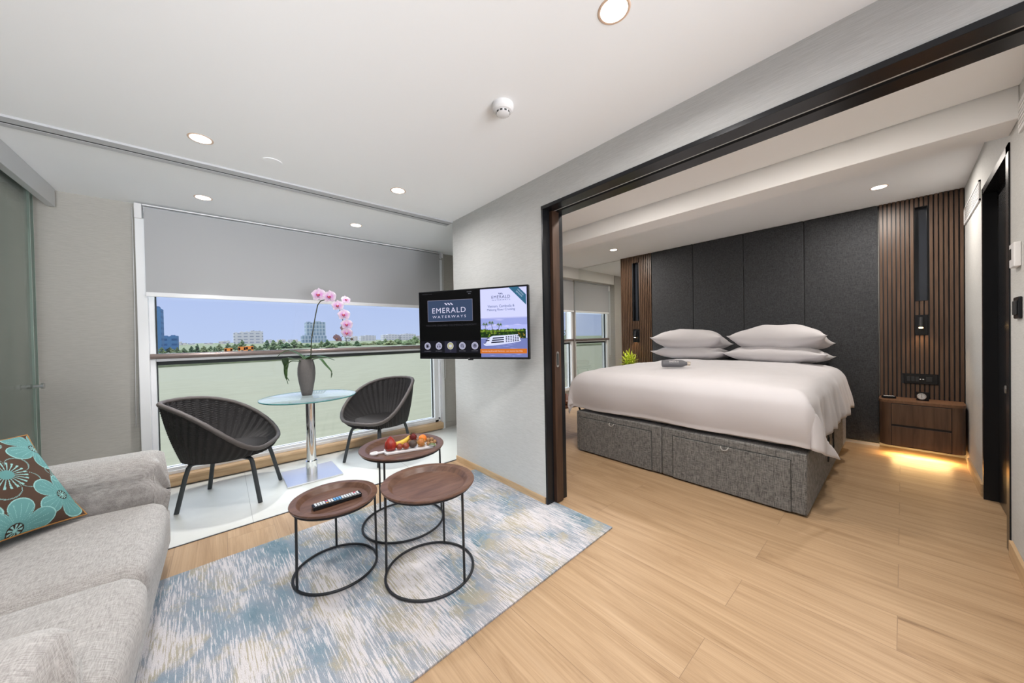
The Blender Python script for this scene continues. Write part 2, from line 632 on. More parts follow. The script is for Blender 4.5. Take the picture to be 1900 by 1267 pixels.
def grid(bm, fn, nu, nv, closed_u=False, mi=0):
    vs = [[bm.verts.new(fn(i / (nu if closed_u else nu - 1), j / (nv - 1))) for j in range(nv)] for i in range(nu)]
    for i in range(nu if closed_u else nu - 1):
        for j in range(nv - 1):
            i2 = (i + 1) % nu
            bm.faces.new([vs[i][j], vs[i2][j], vs[i2][j + 1], vs[i][j + 1]]).material_index = mi
    return vs

def simple(name, m, boxes, parent=None, bevel=0.0, smooth=False, **tg):
    bm = B()
    for b in boxes:
        box(bm, *b)
    o = link(name, bm, m, parent, bevel=bevel, smooth=smooth)
    return tag(o, **tg)

def struct(name, m, boxes, bevel=0.0, parent=None):
    return simple(name, m, boxes, parent, bevel, kind=None if parent else 'structure')

def cushion(bm, x0, x1, y0, y1, z0, z1, r=0.05, puff=0.03, n=14, wob=0.006, seed=0):
    """soft box: rounded edges, crowned faces"""
    cx, cy, cz = (x0 + x1) / 2, (y0 + y1) / 2, (z0 + z1) / 2
    hx, hy, hz = (x1 - x0) / 2, (y1 - y0) / 2, (z1 - z0) / 2
    t = bmesh.new()
    bmesh.ops.create_cube(t, size=2)
    bmesh.ops.subdivide_edges(t, edges=t.edges[:], cuts=n, use_grid_fill=True)
    mp = {}
    for v in t.verts:
        p = Vector((v.co.x * hx, v.co.y * hy, v.co.z * hz))
        q = Vector((max(-hx + r, min(hx - r, p.x)), max(-hy + r, min(hy - r, p.y)), max(-hz + r, min(hz - r, p.z))))
        d = p - q
        if d.length > 1e-6:
            p = q + d.normalized() * r
        a, b_, c = v.co
        p.z += puff * (1 - a * a) * (1 - b_ * b_) * (1 if c > 0 else -0.3) * abs(c)
        p.y += 0.5 * puff * (1 - a * a) * (1 - c * c) * b_
        p.x += 0.5 * puff * (1 - b_ * b_) * (1 - c * c) * a
        w = noise.noise(Vector((p.x * 5 + seed, p.y * 5, p.z * 5))) * wob
        p += p.normalized() * w
        mp[v] = bm.verts.new((p.x + cx, p.y + cy, p.z + cz))
    for f in t.faces:
        bm.faces.new([mp[v] for v in f.verts])
    t.free()

def text_mesh(bm, s, cx, cy, w, h, fn, mi=0, spacing=1.0, bold=0.0):
    """letters as faces; fn maps local (x, y) to a 3D point. w,h = size of the whole line"""
    cu = bpy.data.curves.new('t', 'FONT')
    cu.body = s
    cu.space_character = spacing
    cu.offset = bold
    cu.resolution_u = 3
    ob = bpy.data.objects.new('t', cu)
    COL.objects.link(ob)
    dg = bpy.context.evaluated_depsgraph_get()
    me = bpy.data.meshes.new_from_object(ob.evaluated_get(dg))
    xs = [v.co.x for v in me.vertices]
    ys = [v.co.y for v in me.vertices]
    if xs:
        x0, x1, y0, y1 = min(xs), max(xs), min(ys), max(ys)
        vs = [bm.verts.new(fn(cx + ((v.co.x - x0) / (x1 - x0) - 0.5) * w, cy + ((v.co.y - y0) / (y1 - y0) - 0.5) * h)) for v in me.vertices]
        for p in me.polygons:
            try:
                bm.faces.new([vs[i] for i in p.vertices]).material_index = mi
            except ValueError:
                pass
    bpy.data.objects.remove(ob)
    bpy.data.curves.remove(cu)
    bpy.data.meshes.remove(me)

def copy_tree(o, parent=None):
    c = o.copy()
    COL.objects.link(c)
    if parent is not None:
        c.parent = parent
    for ch in [q for q in bpy.data.objects if q.parent is o and q is not c]:
        copy_tree(ch, c)
    return c

def at(px, py, y):
    """a far point on the vertical plane y, seen in the direction of photo pixel px, py"""
    d = _F + _R2 * ((px - 950) / FPX) + _U2 * ((631.4 - py) / FPX)
    return Vector((0, 0, CAM_H)) + d * (y / d.y)

# ================================================================== THE SHELL
# floors
bm = B()
prism(bm, [(-1.35, -1.8), (XH + .1, -1.8), (XH + .1, 4.5), (2.55, 4.5), (2.55, 2.985), (-1.35, 2.845)], -0.1, 0.0)
tag(link('floor', bm, M['floor']), kind='structure')
bm = B()
prism(bm, [(-2.4, 2.79), (-1.35, 2.845), (2.02, 2.985), (2.55, 2.985), (2.55, 4.4), (-2.4, 4.4)], -0.1, 0.0)
for x in (-1.06, 0.14, 1.34):
    box(bm, x - 0.0012, x + 0.0012, 2.9, 4.1, -0.01, 0.0006, 1)
tag(link('floor_balcony', bm, [M['tile'], mat('tile joint', (0.33, 0.33, 0.31), 0.8)]), kind='structure')
bm = B()
prism(bm, [(-1.35, 2.838), (X1 + .02, 2.967), (X1 + .02, 2.975), (-1.35, 2.848)], 0.0, 0.004)
tag(link('trim_5', bm, mat('dark seam profile', (0.12, 0.12, 0.12), 0.4, metal=0.5)), kind='structure')

# ceilings
struct('ceiling', M['paint'], [(-2.4, X1 + 0.1, -1.8, 4.4, ZC, ZC + 0.25), (X1 + 0.1, 2.5, 2.9, 4.4, ZC, ZC + 0.25)])
bm = B()
box(bm, X1B - 0.06, 3.0, -1.8, 4.4, 2.43, 2.65)
box(bm, 3.0, XH + 0.1, -1.8, 4.5, ZB, 2.7)
tag(link('ceiling_bedroom', bm, M['paint']), kind='structure')
struct('trim_1', M['paint'], [(3.02, 3.26, YR, 4.27, 2.275, 2.56)], bevel=0.004)      # boxed beam

# walls
def wall_xz(name, m, x, y0, y1, z0, z1, t):   # wall facing -x
    return struct(name, m, [(x, x + t, y0, y1, z0, z1)])
bm = B()
box(bm, X1, X1B, YD, YC, 0, 2.62)
box(bm, X1, X1B, YR, YD, ZD, 2.62)
box(bm, X1, X1B, -1.8, YR, 0, 2.62)
tag(link('wall_television', bm, M['paper']), kind='structure')
struct('wall_recess', M['paperw'], [(2.50, 2.60, 2.945, 4.42, 0, 2.6), (X1B - .02, 2.5, 2.90, 2.945, 0, 2.6)])
struct('wall_headboard', M['paperw'], [(XH, XH + 0.1, -1.8, 4.5, 0, 2.7)])
struct('wall_corridor', M['paper'], [(4.19, XH + 0.02, YR - 0.12, YR, 0, 2.7), (X1B, 3.24, YR - 0.12, YR, 0, 2.7), (3.24, 4.19, YR - 0.12, YR, 2.235, 2.7)])
struct('wall_left', M['paperw'], [(-1.45, -1.35, -1.8, 2.85, 0, 2.62), (-2.45, -2.35, 2.8, 4.4, 0, 2.62), (-2.4, -1.35, 2.75, 2.85, 0, 2.62)])
struct('wall_back', M['paper'], [(-1.45, -1.1, -1.9, -1.8, 0, 2.7), (1.5, XH + .1, -1.9, -1.8, 0, 2.7), (-1.1, 1.5, -1.9, -1.8, 0, 0.3), (-1.1, 1.5, -1.9, -1.8, 2.2, 2.7)])  # opening added to admit the rear fill light
struct('window_4', M['white'], [(-1.1, -1.04, -1.88, -1.82, .3, 2.2), (1.44, 1.5, -1.88, -1.82, .3, 2.2), (.17, .23, -1.88, -1.82, .3, 2.2), (-1.1, 1.5, -1.88, -1.82, .3, .36), (-1.1, 1.5, -1.88, -1.82, 2.14, 2.2)])  # made-up window, unseen behind the camera, added for the fill light
# window wall of the sitting room: pieces round the opening x -0.52..2.31
struct('wall_window', M['paperw'], [(-1.72, -0.52, YW, YW + 0.12, 0, 2.6), (2.31, 2.60, YW, YW + 0.12, 0, 2.6), (-0.52, 2.31, YW + .02, YW + 0.12, 2.36, 2.6), (-2.4, -2.2, YW, YW + .12, 0, 2.6), (-2.2, -1.72, YW, YW + .12, 2.3, 2.6)])
struct('wall_window_bedroom', M['paperw'], [(2.60, 4.06, 4.15, 4.5, 0, 2.7), (4.06, XH + .02, 4.30, 4.5, 2.32, 2.7), (4.06, XH + .02, 4.30, 4.42, 0, 0.16)])
# baseboards
struct('baseboard_television', M['oak'], [(X1 - 0.012, X1, YD + 0.01, YC - .002, 0, 0.055)], bevel=0.002)
struct('baseboard_corridor', M['oak'], [(4.20, 4.98, YR, YR + 0.014, 0, 0.09), (X1B, 3.20, YR, YR + 0.014, 0, 0.09)], bevel=0.002)
struct('baseboard_recess', mat('grey tile skirting', (0.40, 0.38, 0.35), 0.5), [(2.30, 2.5, YW - 0.012, YW, 0, 0.07)])
# black lacquered lining of the sliding door opening, with twin ceiling tracks
bm = B()
for z0, z1, y0, y1 in ((0, ZD, YD, YD + 0.006), ):
    box(bm, X1 - 0.006, X1 + 0.065, YD - 0.012, YD + .004, 0, ZD + 0.0)
    box(bm, X1B - 0.035, X1B + 0.006, YD - 0.012, YD + .004, 0, ZD)
box(bm, X1 - 0.008, X1 + 0.085, YR, YD + 0.004, ZD - 0.012, ZD + 0.012)
box(bm, X1 + 0.118, X1B + 0.008, YR, YD + 0.004, ZD - 0.012, ZD + 0.012)
box(bm, X1 + 0.0855, X1 + 0.1175, YR, YD, ZD + 0.02, ZD + 0.04, 1)
box(bm, X1 + 0.0855, X1 + 0.0895, YR, YD - .02, ZD - 0.012, ZD - 0.009, 2)
tag(link('trim_2', bm, [M['black'], M['void'], M['alu']], bevel=0.001), kind='structure')
struct('trim_6', M['void'], [(X1 + 0.062, X1B - 0.03, YD + 0.01, YD + 0.03, 0, ZD)])
# ceiling track on the balcony line
bm = B()
box(bm, -2.35, X1, YC - 0.01, YC + 0.055, ZC - 0.012, ZC, 0)
box(bm, -2.35, X1, YC + 0.075, YC + 0.12, ZC - 0.012, ZC, 0)
box(bm, -2.35, X1, YC + 0.055, YC + 0.075, ZC - 0.010, ZC, 1)
tag(link('trim_3', bm, [mat('track aluminium', (0.50, 0.51, 0.53), 0.4), M['gasket']]), kind='structure')

# ---------------------------------------------------------------- sliding walnut door in its pocket
d = empty('door_1', (X1 + 0.106, YD - 0.035, 0), kind='structure')
bm = B()
box(bm, -0.036, 0.036, 0, 0.055, 0.008, ZD - 0.004)
link('door_leaf', bm, wood('dark stained walnut', (0.035, 0.018, 0.011), (0.08, 0.043, 0.027), (30, 30, 2.5)), d, bevel=0.002)
bm = B()
def stadium(w, h, n=10):
    return [(w * cos(a), (h - w) + w * sin(a)) for a in [pi * k / n for k in range(n + 1)]] + [(w * cos(a), -(h - w) + w * sin(a)) for a in [pi + pi * k / n for k in range(n + 1)]]
for w, h, y0, y1, mi in ((0.013, 0.058, -0.003, 0.002, 0), (0.008, 0.045, -0.0035, 0.001, 1)):
    for p in prism(bm, stadium(w, h), y0, y1, mi):
        pass
for v in bm.verts:
    v.co = Vector((v.co.x, v.co.z, v.co.y))
tag(link('door_handle', bm, [M['steel'], M['gasket']], d, loc=(-0.005, 0, 1.065)), label='oval flush pull in satin steel')

# ---------------------------------------------------------------- corridor doorway, black
d = empty('door_2', (3.715, YR, 0), kind='structure')
bm = B()
for x0, x1 in ((0.43, 0.475), (-0.475, -0.40)):
    box(bm, x0, x1, -0.12, 0.006, 0, 2.235)
box(bm, -0.475, 0.475, -0.12, 0.006, 2.19, 2.235)
link('door_frame', bm, M['black'], d)
bm = B()
box(bm, -0.40, 0.43, -0.10, -0.055, 0.01, 2.19)
link('door_leaf', bm, M['black'], d)
bm = B()
box(bm, -0.33, -0.30, -0.055, -0.047, 0.95, 1.12)
link('door_lock', bm, M['steel'], d)
bm = B()
tube(bm, [(-0.30, -0.05, 0.88), (-0.30, 0.0, 0.88)], 0.022, 14)
box(bm, -0.398, -0.393, -0.1, 0.003, 0.86, 1.02)
link('door_knob', bm, M['steel'], d)
struct('wall_corridor_beyond', M['void'], [(3.1, 4.3, YR - 0.5, YR - 0.45, 0, 2.4)])

# ================================================================== WINDOWS
def window_frame(n, x0, x1, y, z0, z1, rail, post=0.085, blindz=None):
    w = empty('window_%d' % n, ((x0 + x1) / 2, y, z0), kind='structure')
    ox, oz = (x0 + x1) / 2, z0
    bm = B()
    for a, b_ in ((x0, x0 + post), (x1 - post, x1)):
        box(bm, a - ox, b_ - ox, -0.02, 0.07, 0, z1 - oz)
        box(bm, a - ox + (0.03 if a == x0 else -0.0), b_ - ox - (0.0 if a == x0 else 0.03), -0.035, -0.02, 0, z1 - oz)
    box(bm, x0 - ox, x1 - ox, -0.02, 0.07, 0, 0.055)
    box(bm, x0 - ox, x1 - ox, -0.035, -0.02, 0.0, 0.03)
    box(bm, x0 - ox, x1 - ox, -0.02, 0.07, z1 - oz - 0.06, z1 - oz)
    box(bm, x0 + post - ox, x1 - post - ox, -0.015, 0.05, rail - oz - 0.045, rail - oz - 0.018)
    link('window_frame', bm, M['white'], w, bevel=0.003)
    bm = B()
    box(bm, x0 + post - ox, x1 - post - ox, 0.012, 0.03, 0.055, 0.0555)
    for (a, b_, c, e) in ((x0 + post, x0 + post + .006, z0 + .055, rail - .045), (x1 - post - .006, x1 - post, z0 + .055, rail - .045), (x0 + post, x1 - post, rail - 0.078, rail - .045), (x0 + post, x0 + post + .008, rail, z1 - .06)):
        box(bm, a - ox, b_ - ox, 0.012, 0.04, c - oz, e - oz)
    link('window_gasket', bm, M['gasket'], w)
    bm = B()
    tube(bm, [(x0 + .02 - ox, -0.04, rail - oz), (x1 - .02 - ox, -0.04, rail - oz)], 0.023, 16)
    box(bm, x0 + post - ox, x1 - post - ox, -0.04, 0.03, rail - oz + 0.014, rail - oz + 0.022, 1)
    link('window_rail', bm, [M['rail'], M['white']], w, smooth='auto')
    bm = B()
    box(bm, x0 + post - ox, x1 - post - ox, 0.02, 0.026, 0.05, rail - oz - 0.05)
    link('window_pane', bm, M['pane'], w)
    bm = B()
    box(bm, x0 + post - ox, x1 - post - ox, 0.02, 0.026, rail - oz, z1 - oz - 0.05)
    link('window_pane', bm, M['pane'], w)
    return w
window_frame(1, -0.51, 2.26, YW + 0.035, 0.10, 2.36, 1.128)
window_frame(2, 4.10, XH - 0.01, 4.32, 0.16, 2.30, 1.15, post=0.07)
window_frame(3, -2.2, -1.72, YW + 0.035, 0.10, 2.30, 1.13, post=0.06)
struct('trim_4', M['oak'], [(-0.54, 2.27, YW - 0.07, YW + 0.10, 0.008, 0.10)], bevel=0.018)
struct('trim_7', M['white'], [(-0.515, -0.455, YW - .06, YW + .0, 0.10, 2.27), (2.255, 2.30, YW - .05, YW + .0, 0.0, 2.30)], bevel=0.002)
struct('trim_8', mat('bedroom pelmet paint', (0.66, 0.65, 0.62), 0.7), [(4.08, XH - .002, 4.145, 4.165, 2.34, ZB + .01), (4.08, 4.10, 4.165, 4.30, 2.34, ZB + .01), (4.10, XH - .002, 4.165, 4.30, 2.34, 2.36)])

def roller_blind(label, x0, x1, y, ztop, zbot, chain_x, chain_z, group=None):
    r = empty('roller_blind', ((x0 + x1) / 2, y, ztop), label=label, cat='blind')
    ox = (x0 + x1) / 2
    bm = B()
    box(bm, x0 - ox - .01, x1 - ox + .01, -0.0, 0.055, 0.052, 0.062)
    box(bm, x0 - ox - .01, x1 - ox + .01, 0.045, 0.055, 0.0, 0.062)
    link('headrail', bm, M['white'], r)
    bm = B()
    tube(bm, [(x0 - ox, 0.022, 0.022), (x1 - ox, 0.022, 0.022)], 0.026, 20)
    link('roller', bm, mat('pale grey blind roll', (0.46, 0.47, 0.49), 0.6), r, smooth='auto')
    bm = B()
    box(bm, x0 - ox, x1 - ox, -0.004, -0.0025, zbot - ztop, 0.03)
    link('fabric', bm, M['blind'], r)
    bm = B()
    box(bm, x0 - ox - .002, x1 - ox + .002, -0.012, 0.006, zbot - ztop - 0.036, zbot - ztop)
    link('bottom_bar', bm, M['white'], r, bevel=0.004)
    bm = B()
    cx = chain_x - ox
    pts = [(cx - 0.016, 0.0, 0.0)]
    H = chain_z - ztop
    for k in range(9):
        a = pi * k / 8
        pts.append((cx - 0.016 * cos(a), 0.0, H - 0.03 * sin(a)))
    pts.append((cx + 0.016, 0.0, 0.0))
    tube(bm, pts, 0.0028, 6)
    link('pull_chain', bm, M['plastic'], r, smooth=True)
    bm = B()
    box(bm, x0 - ox - 0.055, x0 - ox - 0.012, -0.004, 0.05, -0.06, 0.062)
    link('bracket', bm, M['plastic'], r, bevel=0.004)
    bm = B()
    box(bm, cx - 0.012, cx + 0.014, -0.01, 0.05, 0.0, 0.062)
    link('bracket', bm, M['plastic'], r, bevel=0.004)
    return r
roller_blind('wide grey roller blind over the sitting room window, behind the orchid', -0.46, 2.245, YW - 0.075, 2.325, 1.665, 2.285, 0.72)
roller_blind('grey roller blind over the narrow bedroom window beside the mirror', 4.13, XH - 0.03, 4.262, 2.27, 1.735, 4.085, 0.82)
# cord of the wide blind at its left end
bm = B()
tube(bm, [(-0.530, YW - 0.03, 2.36), (-0.532, YW - 0.03, 1.5), (-0.545, YW - 0.03, 0.55)], 0.0025, 6)
tube(bm, [(-0.512, YW - 0.03, 2.36), (-0.514, YW - 0.03, 1.5), (-0.522, YW - 0.03, 0.55)], 0.0025, 6)
tag(link('blind_cord', bm, M['plastic'], smooth=True), label='white beaded cord hanging left of the wide window blind', cat='cord')

# ---------------------------------------------------------------- sliding glass partition at the left
g = empty('glass_partition', (-0.93, 3.5, 0), label='sliding green glass partition with steel knob at the left edge', cat='glass partition')
bm = B()
box(bm, -0.02, 0.02, -0.50, 0.60, ZC - 0.135, ZC - .002)
box(bm, -0.16, -0.02, -0.50, 0.60, ZC - 0.012, ZC - .002)
for x in (-0.055, -0.095, -0.135):
    box(bm, x - .006, x + .006, -0.5, 0.59, ZC - 0.055, ZC - 0.012)
link('header_rail', bm, M['alu'], g, bevel=0.002)
for k, (x, y0, y1) in enumerate(((-0.035, -0.45, 0.34), (-0.075, -0.45, 0.56), (-0.115, -0.40, 0.15))):
    bm = B()
    box(bm, x - 0.005, x + 0.005, y0, y1, 0.012, ZC - 0.014)
    gp = link('glass_panel', bm, M['green'], g)
    bm = B()
    box(bm, x - 0.0055, x + 0.0055, y1, y1 + 0.002, 0.012, ZC - 0.014)
    link('polished_edge', bm, M['glassedge'], gp)
bm = B()
for s in (1, ):
    tube(bm, [(-0.03, 0.315, 0.965), (0.0, 0.315, 0.965)], 0.010, 14)
    tube(bm, [(0.0, 0.315, 0.965), (0.012, 0.315, 0.965)], 0.019, 18)
    tube(bm, [(-0.04, 0.315, 0.965), (-0.055, 0.315, 0.965)], 0.016, 18)
link('knob', bm, M['steel'], g, smooth='auto')
bm = B()
box(bm, -0.125, -0.025, -0.5, 0.6, 0.0, 0.012)
link('floor_rail', bm, M['alu'], g)

# ================================================================== CEILING FITTINGS
def downlight(x, y, z, label, r=0.043, group=None):
    t = empty('downlight', (x, y, z), label=label, cat='ceiling light')
    bm = B()
    lathe(bm, [(r, -0.001), (r + 0.006, -0.003), (r + 0.010, -0.001), (r + 0.010, 0.0)], 36)
    link('trim_ring', bm, mat('copper tinted ring', (0.75, 0.55, 0.42), 0.35, metal=0.3), t, smooth=True)
    bm = B()
    lathe(bm, [(0, -0.0015), (r, -0.0015)], 36)
    link('diffuser', bm, M['lightdisc'], t, smooth=True)
    return t
lb = ['round recessed ceiling light nearest the top edge, over the open floor',
      'round recessed ceiling light left of the speaker ring, before the track',
      'round recessed ceiling light above the left end of the wide blind',
      'round recessed ceiling light before the television wall corner and track',
      'round recessed ceiling light above the middle of the wide blind']
for (x, y), l in zip(LIVING_SPOTS, lb):
    downlight(x, y, ZC, l, 0.047)
downlight(4.60, 0.136, ZB, 'round recessed ceiling light above the right bedside table', 0.05)
for y in (0.4, 1.5):  # fittings for the added pair of lamps, hidden from view
    downlight(2.25, y, 2.43, 'added unseen ceiling light just inside the bedroom, %s' % ('nearer the corridor wall' if y < 1 else 'nearer the television wall'), 0.05)
downlight(4.60, 2.9, ZB, 'small recessed ceiling light at the left end of the bedroom ceiling', 0.05)
bm = B()
lathe(bm, [(0.055, -0.0005), (0.056, -0.0045), (0.0, -0.005)], 40)
tag(link('ceiling_speaker', bm, M['paint'], smooth='auto', loc=(0.274, 2.66, ZC)), label='flat white round cover in the ceiling beside the left light', cat='ceiling speaker')
s = empty('smoke_detector', (1.094, 1.304, ZC), label='white round smoke detector on the ceiling', cat='smoke detector')
bm = B()
lathe(bm, [(0.053, 0), (0.054, -0.008), (0.052, -0.012), (0.053, -0.013), (0.053, -0.024), (0.044, -0.034), (0.034, -0.036), (0.033, -0.046), (0.026, -0.050), (0, -0.052)], 44)
link('housing', bm, M['plastic'], s, smooth='auto')
bm = B()
for k in range(10):
    a = 2 * pi * k / 10
    m4 = Matrix.Rotation(a, 4, 'Z')
    vs = box(bm, 0.031, 0.0345, -0.006, 0.006, -0.045, -0.038)
    bmesh.ops.transform(bm, matrix=m4, verts=vs)
link('vent_slots', bm, M['gasket'], s)

# ================================================================== RIGHT WALL FITTINGS
v = empty('wall_vent', (4.75, YR, 2.26), label='white slatted air vent high on the corridor wall by the headboard', cat='vent')
bm = B()
for z0, z1 in ((-0.075, -0.062), (0.062, 0.075)):
    box(bm, -0.47, 0.47, 0, 0.010, z0, z1)
for x0, x1 in ((-0.47, -0.457), (0.457, 0.47)):
    box(bm, x0, x1, 0, 0.010, -0.075, 0.075)
link('frame', bm, M['plastic'], v)
bm = B()
box(bm, -0.46, 0.46, -0.004, 0.0015, -0.065, 0.065, 1)
for k in range(6):
    z = -0.05 + k * 0.02
    box(bm, -0.457, 0.457, 0.001, 0.007, z - 0.006, z + 0.006, 0)
link('slats', bm, [M['plastic'], M['gasket']], v)
v = empty('wall_vent', (2.86, YR, 2.26), label='white slatted air vent at the right edge under the beam', cat='vent')
bm = B()
box(bm, -0.12, 0.12, 0, 0.008, -0.075, 0.075)
for k in range(6):
    box(bm, -0.105, 0.105, 0.008, 0.011, -0.056 + k * 0.02, -0.046 + k * 0.02)
link('slats', bm, M['plastic'], v)
t = empty('thermostat', (3.035, YR, 1.60), label='white thermostat on the wall right of the black doorway', cat='thermostat')
bm = B()
box(bm, -0.055, 0.055, 0, 0.022, -0.06, 0.06)
link('housing', bm, M['plastic'], t, bevel=0.004)
bm = B()
box(bm, 0.005, 0.042, 0.022, 0.0235, -0.02, 0.035)
link('display', bm, M['black'], t)
t = empty('light_switch', (3.02, YR, 1.335), label='black wall switch below the white thermostat', cat='switch')
bm = B()
box(bm, -0.06, 0.06, 0, 0.012, -0.055, 0.055)
link('plate', bm, M['black'], t, bevel=0.006)
bm = B()
box(bm, -0.04, 0.04, 0.012, 0.018, -0.035, 0.035)
link('rocker', bm, M['blackmatt'], t, bevel=0.002)

# ================================================================== HEADBOARD WALL
hb = empty('headboard', (XH - 0.05, 1.39, 0), label='floor to ceiling dark slate padded headboard in four tall panels behind the bed', cat='headboard')
ys = [0.165, 0.762, 1.373, 2.000, 2.630]
for a, b_ in zip(ys, ys[1:]):
    bm = B()
    box(bm, -0.035, 0.045, a + 0.001 - 1.39, b_ - 0.001 - 1.39, 0.035, ZB - 0.002)
    link('padded_panel', bm, M['head'], hb, bevel=0.014, seg=3, smooth='auto')
bm = B()
box(bm, -0.028, 0.045, ys[0] - 1.39, ys[-1] - 1.39, 0.0, 0.033)
link('metal_plinth', bm, M['alu'], hb)

def slat_wall(label, ya, yb, z0, nich, cut, n):
    """battens on a black back; nich, cut = (y0, y1, z0, z1) openings"""
    yc = (ya + yb) / 2
    s = empty('slatted_wall_panel', (XH - 0.002, yc, z0), label=label, cat='wall panel')
    bm = B()
    y0n, y1n, z0n, z1n = nich
    # back board as four pieces round the niche
    for q in ((ya, y0n, z0, ZB - .002), (y1n, yb, z0, ZB - .002), (y0n, y1n, z0, z0n), (y0n, y1n, z1n, ZB - .002)):
        box(bm, -0.06, 0, q[0] - yc, q[1] - yc, q[2] - z0, q[3] - z0)
    link('backing_board', bm, M['blackmatt'], s)
    bm = B()
    p = (yb - ya) / n
    for k in range(n):
        c = ya + p * (k + 0.5)
        segs = [(z0, ZB - .002)]
        for (c0, c1, e0, e1) in cut:
            if c0 - p * .35 < c < c1 + p * .35:
                ns = []
                for a, b_ in segs:
                    if e0 > a and e1 < b_:
                        ns += [(a, e0), (e1, b_)]
                    else:
                        ns.append((a, b_))
                segs = ns
        for a, b_ in segs:
            box(bm, -0.078, -0.06, c - p * 0.33 - yc, c + p * 0.33 - yc, a - z0, b_ - z0)
    link('battens', bm, M['walnut'], s)
    bm = B()
    t = 0.003
    for q in ((y0n, y0n + t, z0n, z1n), (y1n - t, y1n, z0n, z1n), (y0n, y1n, z0n, z0n + t), (y0n, y1n, z1n - t, z1n)):
        box(bm, -0.080, -0.002, q[0] - yc, q[1] - yc, q[2] - z0, q[3] - z0, 0)
    box(bm, -0.003, -0.001, y0n - yc, y1n - yc, z0n - z0, z1n - z0, 1)
    link('niche_lining', bm, [M['black'], mat('smoked niche back', (0.03, 0.035, 0.045), 0.12)], s)
    return s
RN = (-0.163, -0.081, 1.515, 2.445)
LN = (2.868, 2.952, 1.462, 2.430)
slat_wall('walnut slatted wall panel above the lit bedside table right of the bed', YR + 0.003, 0.160, 0.50,
          RN, [RN, (-0.160, -0.083, 1.174, 1.378), (-0.222, -0.004, 0.687, 0.792)], 18)
slat_wall('narrow walnut slatted wall panel between mirror and headboard, left of the bed', 2.635, 3.185, 0.50,
          LN, [LN, (2.866, 2.952, 1.105, 1.325)], 18)

def reading_light(label, y, z):
    r = empty('reading_light', (XH - 0.0625, y, z), label=label, cat='reading lamp')
    bm = B()
    box(bm, -0.018, 0, -0.040, 0.040, -0.10, 0.10)
    link('wall_plate', bm, M['black'], r, bevel=0.002)
    bm = B()
    tube(bm, [(-0.028, 0.002, 0.075), (-0.052, 0.004, -0.025)], 0.017, 20)
    link('lamp_head', bm, M['blackmatt'], r, smooth='auto')
    bm = B()
    tube(bm, [(-0.0522, 0.004, -0.0255), (-0.0535, 0.004, -0.029)], 0.0145, 20)
    link('lamp_glow', bm, M['lampglow'], r, smooth='auto')
    lamp('reading_lamp_light', 'SPOT', (XH - 0.125, y + 0.003, z - 0.045), 3.5, (1.0, 0.66, 0.34), 0.01, (radians(0), radians(12), 0), angle=radians(110))
    return r
reading_light('black reading light glowing above the switches of the right bedside table', -0.1215, 1.277)
reading_light('black reading light glowing on the left slatted panel over the bright plant', 2.909, 1.215)
sw = empty('switch_panel', (XH - 0.064, -0.113, 0.739), label='wide black socket and switch panel above the alarm clock', cat='socket')
bm = B()
box(bm, -0.024, 0, -0.108, 0.108, -0.048, 0.048)
link('plate', bm, M['black'], sw, bevel=0.003)
for y in (0.076, 0.048, 0.02, -0.055):
    w_ = 0.012 * (1 if y > 0 else 1.7)
    bm = B()
    box(bm, -0.028, -0.02, y - w_, y + w_, -0.024, 0.024)
    link('rocker', bm, M['blackmatt'], sw, bevel=0.002)
for y in (0.000, -0.018):
    bm = B()
    tube(bm, [(-0.020, y, 0.0), (-0.027, y, 0.0)], 0.0055, 12)
    link('socket', bm, M['plastic'], sw)

def bedside(label, y0, y1, zt=0.545):
    yc = (y0 + y1) / 2
    w = (y1 - y0) / 2
    n = empty('bedside_table', (XH - 0.08, yc, 0.10), label=label, cat='bedside table')
    D = 0.29
    def outline(g):
        c = 0.085
        pts = [(0, -w + g), (-D + c, -w + g)]
        for k in range(1, 7):
            a = (pi / 2) * k / 6
            pts.append((-D + c - (c - g) * sin(a), -w + c - (c - g) * cos(a)))
        for k in range(7):
            a = (pi / 2) * k / 6
            pts.append((-D + c - (c - g) * cos(a), w - c + (c - g) * sin(a)))
        pts.append((0, w - g))
        return pts
    bm = B()
    prism(bm, outline(0.004), 0.0, zt - 0.125)
    link('body', bm, M['walnut'], n, smooth='auto')
    bm = B()
    prism(bm, outline(0.0), zt - 0.125, zt - 0.10)
    link('top', bm, M['walnuth'], n, smooth='auto')
    yy = w - 0.088
    for z0, z1 in ((0.012, 0.195), (0.215, 0.412)):
        bm = B()
        box(bm, -D - 0.006, -D + 0.02, -yy, yy, z0, z1)
        link('drawer', bm, M['walnut'], n, bevel=0.0015)
    bm = B()
    box(bm, -D - 0.0005, -D + 0.02, -yy - .004, yy + .004, 0.006, 0.416)
    link('shadow_gap', bm, M['void'], n)
    bm = B()
    box(bm, -D + 0.03, -D + 0.042, -yy, yy, -0.006, 0.0)
    link('light_strip', bm, mat('warm led strip', (1, .8, .5), 0.5, emit=(1.0, 0.60, 0.22), estr=12.0), n)
    lamp('bedside_strip_light', 'AREA', (XH - 0.08 - D + 0.06, yc, 0.09), 5.0, (1.0, 0.62, 0.25), 0.02, (0, 0, 0), shape='RECTANGLE', size_y=2 * yy)
    return n
bedside('dark walnut two-drawer bedside table with light strip beneath, right of the bed', YR + 0.012, 0.162)
bedside('dark bedside table holding the bright plant, mostly hidden left of the bed', 2.62, 3.16)

